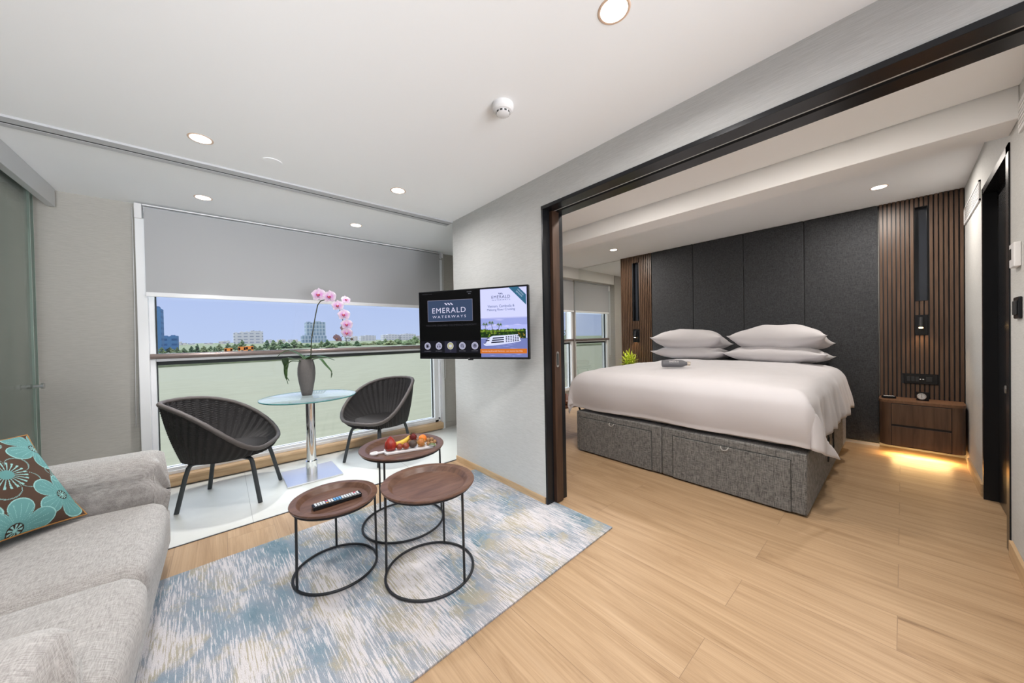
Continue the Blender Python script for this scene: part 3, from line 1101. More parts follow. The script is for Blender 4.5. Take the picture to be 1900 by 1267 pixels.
c = empty('alarm_clock', (5.12, -0.122, 0.5455), radians(8), label='small black alarm clock with round white dial on the right bedside table', cat='clock')
bm = B()
box(bm, -0.02, 0.02, -0.038, 0.038, 0, 0.082)
link('case', bm, M['black'], c, bevel=0.003)
bm = B()
lathe(bm, [(0.0, 0.0215), (0.027, 0.0215)], 36, mi=0)
lathe(bm, [(0.026, 0.0215), (0.027, 0.0245), (0.030, 0.0235), (0.031, 0.018)], 36, mi=1)
for k in range(12):
    vs = box(bm, -0.0008, 0.0008, 0.020, 0.0245, 0.0218, 0.0222, 2)
    bmesh.ops.transform(bm, matrix=Matrix.Rotation(pi / 6 * k, 4, 'Z'), verts=vs)
for a, L, ww in ((0.15, 0.021, 0.0008), (3.3, 0.015, 0.0012)):
    vs = box(bm, -ww, ww, -0.003, L, 0.0222, 0.0228, 2)
    bmesh.ops.transform(bm, matrix=Matrix.Rotation(a, 4, 'Z'), verts=vs)
bmesh.ops.transform(bm, matrix=Matrix(((0, 0, -1, 0), (-1, 0, 0, 0.008), (0, 1, 0, 0.042), (0, 0, 0, 1))), verts=bm.verts)
link('dial', bm, [mat('silver clock dial', (0.6, 0.6, 0.6), 0.4), M['steel'], M['black']], c, smooth='auto')
t = empty('pocket_remote', (5.10, 0.095, 0.5455), radians(20), label='small dark remote control at the left end of the right bedside table', cat='remote control')
bm = B()
box(bm, -0.025, 0.025, -0.045, 0.045, 0, 0.022)
link('case', bm, M['black'], t, bevel=0.004)
bm = B()
for i in range(3):
    for j in range(4):
        box(bm, -0.018 + i * 0.013, -0.009 + i * 0.013, -0.036 + j * 0.019, -0.024 + j * 0.019, 0.022, 0.025)
link('buttons', bm, M['plastic'], t)

mz = simple('wall_mirror', M['mirror'], [(XH - 0.006, XH - 0.001, 3.19, 4.143, 0.02, ZB - 0.004), (XH - 0.006, XH - 0.001, 4.143, 4.245, 0.02, 2.335)],
            label='tall frameless mirror reflecting the bedroom window, left of the slatted panel', cat='mirror')
p = empty('picture_frame', (3.50, 4.148, 1.61), label='black framed picture seen in the mirror beside the left slatted panel', cat='picture')
bm = B()
for q in ((-0.28, 0.28, 0.30, 0.33), (-0.28, 0.28, -0.33, -0.30), (-0.28, -0.25, -0.30, 0.30), (0.25, 0.28, -0.30, 0.30)):
    box(bm, q[0], q[1], -0.03, 0, q[2], q[3])
link('frame', bm, M['black'], p)
bm = B()
box(bm, -0.25, 0.25, -0.012, 0, -0.30, 0.30)
link('mount', bm, mat('picture mount', (0.55, 0.55, 0.53), 0.7), p)

# ================================================================== THE BED
BX0, BX1, BY0, BY1 = 2.900, 5.225, 0.415, 2.315
bed = empty('bed', ((BX0 + BX1) / 2, (BY0 + BY1) / 2, 0), label='king size bed on a charcoal fabric storage base, in the bedroom', cat='bed')
ox, oy = bed.location.x, bed.location.y
YM = 1.385
bm = B()
box(bm, BX0 - ox, BX1 - ox, BY0 - oy, YM - 0.002 - oy, 0.012, 0.425)
link('base_box', bm, M['bedbase'], bed, bevel=0.012, seg=3, smooth='auto')
bm = B()
box(bm, BX0 - ox, BX1 - ox, YM + 0.002 - oy, BY1 - oy, 0.012, 0.425)
link('base_box', bm, M['bedbase'], bed, bevel=0.012, seg=3, smooth='auto')
for (y0, y1) in ((0.50, 1.285), (1.475, 2.275)):
    bm = B()
    box(bm, BX0 - 0.003 - ox, BX0 + 0.01 - ox, y0 - 0.004 - oy, y1 + 0.004 - oy, 0.016, 0.371)
    link('drawer_gap', bm, M['gasket'], bed)
    bm = B()
    box(bm, BX0 - 0.007 - ox, BX0 + 0.01 - ox, y0 - oy, y1 - oy, 0.014, 0.366)
    dr = link('drawer_front', bm, M['bedbase'], bed, bevel=0.004)
    bm = B()
    yc = (y0 + y1) / 2 - oy
    tube(bm, [(BX0 - 0.006 - ox, yc + 0.026, 0.366), (BX0 - 0.02 - ox, yc + 0.022, 0.352), (BX0 - 0.024 - ox, yc + 0.012, 0.343), (BX0 - 0.025 - ox, yc, 0.340), (BX0 - 0.024 - ox, yc - 0.012, 0.343), (BX0 - 0.02 - ox, yc - 0.022, 0.352), (BX0 - 0.006 - ox, yc - 0.026, 0.366)], 0.0045, 8)
    link('pull_loop', bm, mat('grey pull loop', (0.30, 0.29, 0.27), 0.7), dr, smooth=True)
bm = B()
cushion(bm, BX0 + 0.03 - ox, BX1 - ox, BY0 + 0.03 - oy, BY1 - 0.03 - oy, 0.428, 0.80, r=0.07, puff=0.02, n=12, wob=0.0)
link('mattress', bm, M['sheet'], bed, smooth=True)
for k, x in enumerate((3.72, 3.98)):
    bm = B()
    z = 0.40
    tube(bm, [(x - ox, BY0 - 0.006 - oy, 0.425), (x + .01 - ox, BY0 - 0.018 - oy, z - 0.03), (x + .02 - ox, BY0 - 0.02 - oy, z - 0.16), (x + .0 - ox, BY0 - 0.016 - oy, z - 0.20), (x + .03 - ox, BY0 - 0.012 - oy, z - 0.235)], 0.006, 8)
    box(bm, x - 0.012 - ox, x + 0.018 - ox, BY0 - 0.026 - oy, BY0 - 0.014 - oy, z - 0.09, z - 0.03)
    link('side_strap', bm, M['gasket'], bed, smooth='auto')

# duvet: one cloth draped over the mattress
def duvet():
    bm = B()
    R = 0.105
    x0, y0, y1 = BX0 - 0.025, BY0 - 0.02, BY1 + 0.015
    top = 0.842
    L = 4.86 - x0
    Wd = y1 - y0
    S0, T0, T1 = -0.33, -0.34, 0.32
    ns, ntt = 120, 130
    def prof(a):                     # a = arc length inside (+) or over the edge (-)
        q = R * pi / 2
        if a >= R:
            return a, 0.0
        if a > R - q:
            f = (R - a) / R
            return R - R * sin(f), R * (1 - cos(f))
        return 0.0, R + (R - q - a)
    vs = []
    for i in range(ns + 1):
        u = i / ns
        s = S0 + (L - S0) * (u ** 1.25)
        row = []
        for j in range(ntt + 1):
            t = T0 + (Wd + T1 - T0) * j / ntt
            hx, dx = prof(s + R * 0.0)
            if t < Wd / 2:
                hy, dy = prof(t)
                side = -1
            else:
                hy, dy = prof(Wd - t)
                side = 1
            dx_, dy_ = dx, dy
            drop = (dx_ ** 3 + dy_ ** 3) ** (1 / 3)
            x = x0 + hx
            y = y0 + hy if side < 0 else y1 - hy
            # how far past the edges
            os_ = max(0, -s)
            ot = max(0, -t if side < 0 else t - Wd)
            # corner flare, hanging out diagonally
            cr = min(os_, ot) / 0.33
            if side < 0:
                x += 0.20 * cr * (1 if True else 0)
                y -= 0.10 * cr + 0.05 * min(1, ot / .3) * (0.35 + 0.65 * min(1, max(0, s) / 1.6))
                z_extra = 0.02 * cr
            else:
                y += 0.05 * cr + 0.035 * min(1, ot / .3)
                z_extra = 0.0
            # side folds
            if ot > 0:
                fold = 0.013 * sin(s * 15 + 1.5 * sin(s * 4.1)) + 0.008 * sin(s * 37 + 2)
                y += side * -fold * min(1, ot / 0.22) * (1 if s > 0 else 0.6)
                z_extra += 0.018 * sin(s * 11 + .6) * min(1, ot / .3)
            if os_ > 0:
                x += -0.006 * sin(t * 9 + 1.0) * min(1, os_ / 0.2) + 0.03 * (os_ / .33) ** 2
                z_extra += 0.006 * sin(t * 7) * min(1, os_ / .3)
            # plump centre and soft wrinkles
            ca = min(1, max(0, hx) / 0.7) * min(1, max(0, hy) / 0.6)
            crown = 0.045 * (1 - (1 - ca) ** 2)
            w = noise.noise(Vector((x * 2.1, y * 2.1, 3.0))) * 0.012 + noise.noise(Vector((x * 7, y * 3.0, 8.0))) * 0.0045 + noise.noise(Vector((x * 3.0, y * 16.0, 1.0))) * 0.003 + abs(noise.noise(Vector((x * 4.0 + y * 2, y * 6.0 - x * 3, 5.0)))) * 0.006
            z = top + crown + w - drop + z_extra
            if dy > 0.02:
                y += side * 0.35 * w
            if dx > 0.02:
                x -= 0.6 * w + 0.02 * sin(min(1, dx / 0.34) * pi)
            row.append(bm.verts.new((x, y, z)))
        vs.append(row)
    for i in range(ns):
        for j in range(ntt):
            bm.faces.new([vs[i][j], vs[i + 1][j], vs[i + 1][j + 1], vs[i][j + 1]])
    o = link('duvet', bm, M['linen'], None, smooth=True)
    sm = o.modifiers.new('th', 'SOLIDIFY')
    sm.thickness = 0.014
    sm.offset = 0
    return tag(o, 'smooth white duvet spread over the bed, hanging at foot and side', 'duvet')
duvet()

def pillow(label, cx, cy, cz, L, Wd, T, rz=0.0, tilt=0.0, seed=0, flop=0.0, roll=0.0):
    """L along local x, Wd along local y; pinched seam all round, ears at the corners"""
    bm = B()
    n, m_ = 52, 34
    def surf(sign):
        out = []
        for i in range(n + 1):
            u = -1 + 2 * i / n
            row = []
            for j in range(m_ + 1):
                v = -1 + 2 * j / m_
                pu, pv = max(0.0, 1 - abs(u) ** 2.6), max(0.0, 1 - abs(v) ** 2.6)
                th = T / 2 * (pu ** 0.62) * (pv ** 0.55)
                ear = 1 - 0.085 * (1 - abs(v) ** 3) * abs(u) ** 3
                earv = 1 - 0.09 * (1 - abs(u) ** 3) * abs(v) ** 3
                x = u * L / 2 * ear
                y = v * Wd / 2 * earv
                wr = noise.noise(Vector((u * 2.4 + seed, v * 2 + seed, sign))) * 0.016 - 0.006 * abs(noise.noise(Vector((u * 5 + v * 3 + seed, v * 4 - u * 2, seed)))) + noise.noise(Vector((u * 1.3 + seed, v * 8 + seed, sign * 2))) * 0.006 * (0.3 + abs(u) ** 2) + abs(u) ** 4 * noise.noise(Vector((u * 3, v * 14 + seed, 3))) * 0.011
                edge = min(1, pu * 4) * min(1, pv * 4)
                z = sign * (th + wr * edge)
                if sign < 0:
                    z = z * 0.72
                z -= flop * (abs(u) ** 3) * 0.03
                z += 0.018 * (abs(u) ** 6) * (abs(v) ** 6)
                row.append((x, y, z))
            out.append(row)
        return out
    A, C = surf(1), surf(-1)
    va = [[bm.verts.new(p) for p in r] for r in A]
    vc = [[va[i][j] if i in (0, n) or j in (0, m_) else bm.verts.new(C[i][j]) for j in range(m_ + 1)] for i in range(n + 1)]
    for i in range(n):
        for j in range(m_):
            bm.faces.new([va[i][j], va[i + 1][j], va[i + 1][j + 1], va[i][j + 1]])
            bm.faces.new([vc[i][j], vc[i][j + 1], vc[i + 1][j + 1], vc[i + 1][j]])
    o = link('pillow', bm, M['linen'], None, smooth=True)
    o.matrix_world = Matrix.Translation((cx, cy, cz)) @ Matrix.Rotation(rz, 4, 'Z') @ Matrix.Rotation(tilt, 4, 'X') @ Matrix.Rotation(roll, 4, 'Y')
    tag(o, label, 'pillow', 'pillows stacked on the bed')
    return o
PZ = 0.955
pillow('white pillow at the bottom of the left stack on the bed', 4.95, 1.915, PZ, 0.96, 0.50, 0.23, radians(90), radians(5), 1)
pillow('plump white pillow on top of the left stack on the bed', 4.93, 1.93, PZ + 0.165, 0.92, 0.50, 0.34, radians(91), radians(12), 2)
pillow('white pillow at the bottom of the right stack on the bed', 4.92, 0.975, PZ, 0.98, 0.52, 0.25, radians(89), radians(5), 3)
pillow('plump white pillow on top of the right stack on the bed', 4.93, 0.95, PZ + 0.175, 0.92, 0.50, 0.36, radians(88), radians(11), 4)

# flask on the duvet
f = empty('drinking_bottle', (3.40, 1.47, 0.942), radians(-55), label='slate grey metal drinking bottle lying on the duvet', cat='bottle')
r0 = 0.035
bm = B()
lathe(bm, [(0, -0.125), (0.030, -0.125), (r0, -0.120), (r0, 0.045), (0.032, 0.065), (0.022, 0.085), (0.0185, 0.098), (0.0185, 0.102), (0, .102)], 40)
bmesh.ops.transform(bm, matrix=Matrix(((0, 0, 1, 0), (0, 1, 0, 0), (-1, 0, 0, 0), (0, 0, 0, 1))), verts=bm.verts)
link('body', bm, mat('slate powder coat', (0.13, 0.135, 0.15), 0.6), f, smooth='auto')
bm = B()
lathe(bm, [(0.0175, 0.102), (0.0175, 0.105), (0.0195, 0.106), (0.0195, 0.130), (0.018, 0.132), (0, 0.132)], 32)
bmesh.ops.transform(bm, matrix=Matrix(((0, 0, 1, 0), (0, 1, 0, 0), (-1, 0, 0, 0), (0, 0, 0, 1))), verts=bm.verts)
link('cap', bm, mat('brushed brass steel cap', (0.62, 0.56, 0.48), 0.3, metal=0.9), f, smooth='auto')
bm = B()
def oncyl(x, y):      # y up round the barrel
    a = y / r0 + radians(-56)
    return (x, (r0 + 0.0006) * sin(a) * 1.0, (r0 + 0.0006) * cos(a))
text_mesh(bm, 'EMERALD', -0.02, 0.004, 0.085, 0.010, oncyl, spacing=1.25, bold=0.01)
text_mesh(bm, 'WATERWAYS', -0.02, -0.010, 0.085, 0.0055, oncyl, spacing=1.4)
for k in range(3):
    bx = -0.032 + k * 0.010
    vv = [bm.verts.new(oncyl(bx + a, 0.0145 + b_)) for a, b_ in ((0, 0.005), (0.004, 0.005), (0.009, 0), (0.005, 0))]
    bm.faces.new(vv)
link('lettering', bm, mat('white print', (0.75, 0.75, 0.75), 0.6), f)

# potted plant on the left bedside table
pl = empty('potted_plant', (5.00, 2.90, 0.546), label='bright lime green spiky plant on the left bedside table', cat='plant')
bm = B()
lathe(bm, [(0, 0), (0.045, 0), (0.06, 0.10), (0.056, 0.10), (0.05, 0.09), (0, 0.09)], 32)
link('pot', bm, M['plastic'], pl, smooth='auto')
rr = random.Random(5)
bm = B()
def blade(bm, base, d, L, w, droop, n=8, mi=0):
    side = Vector((-d.y, d.x, 0))
    if side.length < 1e-3:
        side = Vector((1, 0, 0))
    side.normalize()
    p = Vector(base)
    dd = Vector(d).normalized()
    rows = []
    for k in range(n + 1):
        t = k / n
        ww = w * (0.35 + 1.2 * t) * (1 - t) ** 0.6 * 1.25 if t < 1 else 0
        ww = max(ww, 0.0004)
        rows.append((bm.verts.new(p + side * ww), bm.verts.new(p + Vector((0, 0, -ww * .35))), bm.verts.new(p - side * ww)))
        dd = (dd + Vector((0, 0, -droop / n))).normalized()
        p = p + dd * (L / n)
    for a, b_ in zip(rows, rows[1:]):
        for q in range(2):
            bm.faces.new([a[q], b_[q], b_[q + 1], a[q + 1]]).material_index = mi
for st, (sx, sy, top) in enumerate(((0, 0, 0.36), (0.03, 0.08, 0.27), (-0.03, -0.10, 0.28), (0.02, -0.04, 0.31), (-0.03, 0.04, 0.32))):
    for k in range(34):
        f_ = k / 34
        z = 0.10 + (top - 0.10) * f_
        a = k * 2.4 + st
        el = 0.1 + 1.25 * f_ ** 1.5
        d_ = Vector((cos(a) * cos(el), sin(a) * cos(el), sin(el)))
        blade(bm, (sx * z / top, sy * z / top, z), d_, rr.uniform(0.12, 0.17) * (1 - .2 * f_), 0.011, 0.7)
link('foliage', bm, M['leaflime'], pl, smooth=True)

# bedroom chair left of the bed
ch = empty('leather_chair', (3.33, 2.93, 0), radians(-8), label='tan leather chair with dark splayed legs, half hidden between door and bed', cat='chair')
bm = B()
cushion(bm, -0.25, 0.25, -0.25, 0.25, 0.335, 0.385, r=0.022, puff=0.0, n=8, wob=0)
link('seat_base', bm, M['tan'], ch, smooth=True)
bm = B()
cushion(bm, -0.25, 0.25, -0.25, 0.25, 0.387, 0.445, r=0.026, puff=0.01, n=8, wob=0)
link('seat_cushion', bm, M['tan'], ch, smooth=True)
bm = B()
def back(u, v):
    a = -1.05 + 2.1 * u
    R_ = 0.27 + 0.03 * v
    return (-R_ * cos(a) + 0.03, R_ * sin(a), 0.40 + 0.10 * v + 0.06 * v * cos(a))
grid(bm, back, 24, 8)
o = link('backrest', bm, M['tan'], ch, smooth=True)
md = o.modifiers.new('t', 'SOLIDIFY'); md.thickness = 0.03; md.offset = 0
for sx in (-1, 1):
    for sy in (-1, 1):
        bm = B()
        tube(bm, [(sx * 0.17, sy * 0.17, 0.34), (sx * 0.24, sy * 0.24, 0.0)], [0.013, 0.008], 12)
        link('leg', bm, M['black'], ch, smooth='auto')

# ================================================================== TELEVISION
def television():
    tv = empty('television', (1.472, 2.19, 1.344), math.atan2(-0.874, 0.485), label='flat television with lit menu screen swung out from the grey wall', cat='television')
    W2, H2 = 0.472, 0.273
    bm = B()
    box(bm, -W2, W2, 0.0, 0.028, -H2, H2)
    box(bm, -0.30, 0.30, 0.028, 0.055, -0.2, 0.12)
    link('case', bm, M['black'], tv, bevel=0.003)
    bm = B()
    for q in ((-W2, W2, H2 - 0.009, H2), (-W2, W2, -H2, -H2 + 0.014), (-W2, -W2 + 0.008, -H2, H2), (W2 - 0.008, W2, -H2, H2)):
        box(bm, q[0], q[1], -0.006, 0.0, q[2], q[3])
    bz = link('bezel', bm, M['black'], tv, bevel=0.0015)
    bm = B()
    text_mesh(bm, 'LG', -0.02, -H2 + 0.006, 0.014, 0.006, lambda x, y: (x, -0.0066, y))
    link('maker_mark', bm, mat('grey print', (0.5, 0.5, 0.5), 0.5), bz)
    bm = B()
    box(bm, -0.03, 0.01, -0.006, 0.012, -H2 - 0.008, -H2)
    link('sensor_lip', bm, M['black'], tv, bevel=0.002)
    # bracket to the wall: wall plane lies toward +y local; arm in two links
    wl = Matrix.Rotation(-tv.rotation_euler.z, 4, 'Z') @ (Vector((X1, 2.02, 1.344)) - Vector((1.472, 2.19, 1.344)))
    bm = B()
    tube(bm, [(0, 0.055, -0.03), (wl.x, wl.y - 0.02, -0.03)], 0.014, 10)
    box(bm, wl.x - 0.03, wl.x + 0.03, wl.y - 0.04, wl.y - 0.018, -0.11, 0.07)
    link('wall_bracket', bm, M['blackmatt'], tv)

    # screen: layered flat shapes, all part of one picture
    Zl, Zr = 2.78, 2.457
    def q(cx, cy):
        s = (cx - 120.0) / 1280.0
        u = s * Zl / (Zr * (1 - s) + s * Zl)
        yt = 270 - 135 * s
        v_ = (cy - yt) / (1060 - yt)
        return (-W2 + 2 * W2 * u, H2 - 2 * H2 * v_)
    mats, idx = [], {}
    def em(name, c, s=1.0):
        if name not in idx:
            idx[name] = len(mats)
            mats.append(mat('screen ' + name, (0, 0, 0), 0.3, spec=0.12, emit=c, estr=s))
        return idx[name]
    bm = B()
    lay = [0.0]
    def P(pts, name, c, s=1.0, local=False, dz=1):
        mi = em(name, c, s)
        y = -0.0008 - 0.00006 * lay[0]
        lay[0] += dz
        vs = [bm.verts.new((p[0], y, p[1])) for p in (pts if local else [q(*p) for p in pts])]
        bm.faces.new(vs).material_index = mi
    def T(s, cx, cy, w, h, name, c, st=1.0, spacing=1.0, bold=0.0):
        mi = em(name, c, st)
        X, Z = q(cx, cy)
        x0, _ = q(cx - w / 2, cy)
        x1, _ = q(cx + w / 2, cy)
        _, z0 = q(cx, cy - h / 2)
        _, z1 = q(cx, cy + h / 2)
        y = -0.0008 - 0.00006 * lay[0]
        lay[0] += 1
        text_mesh(bm, s, (x0 + x1) / 2, Z, x1 - x0, abs(z0 - z1), lambda a, b_: (a, y, b_), mi, spacing, bold)
    def rect(cx0, cy0, cx1, cy1, name, c, s=1.0):
        a, b_ = q(cx0, cy0), q(cx1, cy1)
        P([(a[0], a[1]), (b_[0], a[1]), (b_[0], b_[1]), (a[0], b_[1])], name, c, s, True)
    x0, x1 = -W2 + 0.008, W2 - 0.008
    z0, z1 = -H2 + 0.014, H2 - 0.009
    P([(x0, z0), (x1, z0), (x1, z1), (x0, z1)], 'black', (0.0025, 0.0026, 0.003), local=True)
    # left half
    P([(218, 366), (742, 327), (742, 593), (218, 618)], 'frame', (0.22, 0.21, 0.28))
    P([(222, 370), (738, 332), (738, 590), (222, 614)], 'navy', (0.040, 0.062, 0.12))
    for k in range(3):
        a = 412 + k * 33
        P([(a, 388 - k * 2), (a + 14, 386 - k * 2), (a + 26, 396 - k * 2), (a + 38, 410 - k * 2), (a + 24, 413 - k * 2), (a + 12, 402 - k * 2)], 'lilac', (0.62, 0.60, 0.78))
    T('EMERALD', 466, 472, 390, 62, 'lilac', (0.62, 0.60, 0.78), spacing=1.15)
    T('WATERWAYS', 468, 549, 390, 30, 'lilac', (0.62, 0.60, 0.78), spacing=1.5)
    T('WELCOME ONBOARD THE EMERALD HARMONY!', 488, 651, 590, 22, 'dim', (0.035, 0.035, 0.042))
    rect(132, 850, 830, 985, 'bar', (0.008, 0.008, 0.012))
    rect(408, 848, 545, 984, 'bar2', (0.022, 0.022, 0.04))
    T('ROOM', 706, 243, 52, 10, 'grey', (0.20, 0.20, 0.24))
    T('403', 708, 265, 30, 10, 'grey', (0.20, 0.20, 0.24))
    T('MONDAY 9:30', 215, 290, 110, 10, 'dim2', (0.06, 0.06, 0.07))
    for cx, cy, cap, nm, cc in ((208, 908, 'LIVE CAMERA', 'disc', (0.33, 0.33, 0.46)), (340, 905, 'MY MUSIC', 'disc', (0.33, 0.33, 0.46)), (475, 902, 'TV', 'olive', (0.42, 0.40, 0.22)), (615, 900, 'MOVIES', 'disc', (0.33, 0.33, 0.46)), (762, 897, 'INTERNET', 'disc', (0.33, 0.33, 0.46))):
        c0 = q(cx, cy)
        rr_ = 0.029
        cir = lambda r: [(c0[0] + r * cos(2 * pi * k / 28), c0[1] + r * sin(2 * pi * k / 28)) for k in range(28)]
        P(cir(rr_), 'ring', (0.50, 0.50, 0.60), local=True)
        P(cir(rr_ * 0.9), nm, cc, local=True)
        def loc(pts, name='ink', c=(0.012, 0.012, 0.02)):
            P([(c0[0] + a, c0[1] + b_) for a, b_ in pts], name, c, local=True)
        sq = lambda x, y, w, h: [(x - w, y - h), (x + w, y - h), (x + w, y + h), (x - w, y + h)]
        rd = lambda x, y, r: [(x + r * cos(2 * pi * k / 16), y + r * sin(2 * pi * k / 16)) for k in range(16)]
        if cap == 'LIVE CAMERA':
            loc(sq(-0.002, -0.005, 0.010, 0.008)); loc(rd(-0.007, 0.008, 0.006)); loc(rd(0.004, 0.008, 0.006)); loc([(0.008, -0.004), (0.015, 0.002), (0.015, -0.011)])
        elif cap == 'MY MUSIC':
            loc([(0.013 * cos(a), 0.013 * sin(a)) for a in [pi * k / 12 for k in range(13)]] + [(0.010 * cos(a), 0.010 * sin(a)) for a in [pi - pi * k / 12 for k in range(13)]])
            loc(sq(-0.010, -0.006, 0.004, 0.007)); loc(sq(0.010, -0.006, 0.004, 0.007))
        elif cap == 'TV':
            loc(sq(0, 0, 0.013, 0.010), 'screenlet', (0.55, 0.55, 0.66)); loc(sq(0, -0.012, 0.006, 0.0015), 'screenlet', (0.5, 0.5, 0.6))
        elif cap == 'MOVIES':
            loc(rd(-0.001, 0.001, 0.013)); loc(rd(-0.001, 0.001, 0.009), 'disc', (0.33, 0.33, 0.46)); loc(rd(-0.001, 0.001, 0.004)); loc([(0.006, -0.009), (0.009, -0.006), (0.017, -0.014), (0.014, -0.017)])
        else:
            loc(rd(0, 0, 0.014)); loc(rd(0, 0, 0.009), 'disc', (0.33, 0.33, 0.46)); loc(sq(0, 0, 0.007, 0.003)); loc(sq(0, 0.0, 0.002, 0.008))
        T(cap, cx, cy + 62, 74 if len(cap) > 2 else 16, 9, 'grey', (0.20, 0.20, 0.24))
    # right half: the river poster
    XR = 1368
    rect_y = lambda cx, cy: q(cx, cy)
    A0, A1 = q(836, 300)[0], x1 - 0.006
    ztop = z1 - 0.004
    hz = lambda cy: q(1100, cy)[1]
    def band(za, zb, name, c):
        P([(A0, za), (A1, za), (A1, zb), (A0, zb)], name, c, local=True)
    band(hz(1035), ztop, 'poster top', (0.62, 0.64, 0.97))
    band(hz(560), hz(545) + 0.0, 'sky0', (0.46, 0.48, 0.80))
    band(hz(640), hz(558), 'sky1', (0.32, 0.36, 0.72))
    band(hz(700), hz(640), 'sky2', (0.42, 0.46, 0.86))
    band(hz(790), hz(700), 'sky3', (0.50, 0.55, 0.92))
    rg = random.Random(3)
    for k in range(9):                    # thin cloud strips
        cx = rg.uniform(860, 1280); cy = rg.uniform(575, 690); w = rg.uniform(50, 140)
        P([(cx, cy), (cx + w * .5, cy - 7), (cx + w, cy - 2), (cx + w * .6, cy + 6)], 'cloud', (0.55, 0.55, 0.88))
    band(hz(1035), hz(800), 'river0', (0.17, 0.20, 0.46))
    for k in range(16):
        cx = rg.uniform(845, 1250); cy = rg.uniform(850, 1020); w = rg.uniform(40, 110)
        P([(cx, cy), (cx + w * .5, cy - 4), (cx + w, cy), (cx + w * .5, cy + 4)], 'ripple', (0.27, 0.30, 0.62))
    # tree line
    for lay_n, (nm, cc, base, amp, seed) in enumerate((('tree0', (0.03, 0.075, 0.012), 715, 20, 1), ('tree1', (0.12, 0.20, 0.02), 722, 26, 2), ('tree2', (0.02, 0.05, 0.012), 745, 20, 3))):
        rg2 = random.Random(seed)
        for k in range(34):
            cx = 850 + k * 15.2
            cy = base - rg2.random() * amp * (0.6 + 0.9 * (k / 34)) + 12
            if cx > 1355: continue
            c0 = q(cx, cy)
            r = rg2.uniform(0.008, 0.013)
            P([(c0[0] + r * (1 + .25 * rg2.random()) * cos(2 * pi * i / 9), c0[1] + r * (1 + .3 * rg2.random()) * sin(2 * pi * i / 9)) for i in range(9)], nm + str(k % 3), tuple(v_ * (0.6 + 0.5 * (k % 3)) for v_ in cc), local=True)
    P([(838, 735), (1366, 710), (1366, 800), (838, 800)], 'shade', (0.014, 0.035, 0.01))
    for k in range(60):
        cx, cy = rg.uniform(845, 1355), rg.uniform(722, 795)
        c0 = q(cx, cy)
        r = rg.uniform(0.003, 0.008)
        warm = cx > 1270
        P([(c0[0] + r * cos(2 * pi * i / 7), c0[1] + r * .8 * sin(2 * pi * i / 7)) for i in range(7)], 'bush%d%d' % (k % 3, warm), ((0.10, 0.19, 0.02), (0.03, 0.09, 0.012), (0.20, 0.24, 0.04))[k % 3] if not warm else ((0.22, 0.13, 0.02), (0.10, 0.09, 0.01), (0.30, 0.2, 0.04))[k % 3], local=True)
    for (tx, ty, bx) in ((895, 640, 905), (965, 620, 990), (1062, 640, 1040)):      # palms
        P([(tx - 2, ty), (tx + 3, ty), (bx + 5, 745), (bx - 1, 745)], 'trunk', (0.05, 0.04, 0.02))
        for k in range(11):
            a = 2 * pi * k / 11 + .2
            L = 44 if k % 2 else 36
            ex, ey = tx + L * cos(a), ty + L * 0.75 * sin(a) + 8
            mx_, my_ = tx + L * .55 * cos(a), ty + L * .42 * sin(a) - 6
            P([(tx, ty - 2), (mx_, my_ - 4), (ex, ey), (mx_, my_ + 6)], 'frond%d' % (k % 2), ((0.03, 0.09, 0.02), (0.16, 0.22, 0.03))[k % 2])
    # the ship
    P([(872, 872), (905, 858), (1130, 845), (1300, 815), (1312, 828), (1290, 842), (1120, 874), (985, 893), (900, 898), (880, 888)], 'hull', (0.62, 0.66, 0.92))
    P([(905, 862), (930, 800), (985, 775), (1110, 765), (1275, 752), (1300, 800), (1296, 822), (1130, 852), (960, 878)], 'hull2', (0.70, 0.73, 0.97))
    for k in range(3):
        z = 792 + k * 26
        P([(985 - k * 9, z + 4), (1112, z - 8), (1112, z + 8), (978 - k * 9, z + 20)], 'win', (0.02, 0.025, 0.05))
    for i in range(6):
        for k in range(4):
            cx = 1133 + i * 27
            cy = 780 + k * 19 - i * 3.2
            P([(cx, cy), (cx + 17, cy - 2), (cx + 17, cy + 10), (cx, cy + 12)], 'win', (0.02, 0.025, 0.05))
    P([(915, 806), (950, 796), (946, 806), (912, 815)], 'win', (0.02, 0.025, 0.05))
    P([(902, 830), (948, 824), (942, 836), (898, 843)], 'win', (0.02, 0.025, 0.05))
    P([(880, 862), (904, 856), (898, 868), (884, 872)], 'win', (0.02, 0.025, 0.05))
    band(hz(987), hz(930), 'orange', (0.60, 0.16, 0.02))
    T('Introducing Emerald Harmony - our newest Star-Ship', 1092, 960, 470, 22, 'creamtext', (0.85, 0.62, 0.50))
    T('EMERALD', 1085, 298, 216, 36, 'navyink', (0.02, 0.035, 0.09), spacing=1.15)
    T('WATERWAYS', 1086, 335, 212, 15, 'navyink', (0.02, 0.035, 0.09), spacing=1.5)
    for k in range(3):
        a = 1056 + k * 17
        P([(a, 252 - k), (a + 8, 251 - k), (a + 20, 268 - k), (a + 11, 269 - k)], 'navyink', (0.02, 0.035, 0.09))
    T('Vietnam, Cambodia &', 1086, 411, 312, 36, 'slateink', (0.035, 0.075, 0.16))
    T('Mekong River Cruising', 1086, 455, 324, 36, 'slateink', (0.035, 0.075, 0.16))
    # corner ribbon
    c1 = (A1, ztop)
    P([(c1[0] - 0.135, c1[1]), (c1[0] - 0.060, c1[1]), (c1[0], c1[1] - 0.060), (c1[0], c1[1] - 0.135)], 'teal', (0.035, 0.13, 0.22), local=True)
    mi = em('ribbontext', (0.45, 0.55, 0.72))
    yy = -0.0008 - 0.00006 * lay[0]
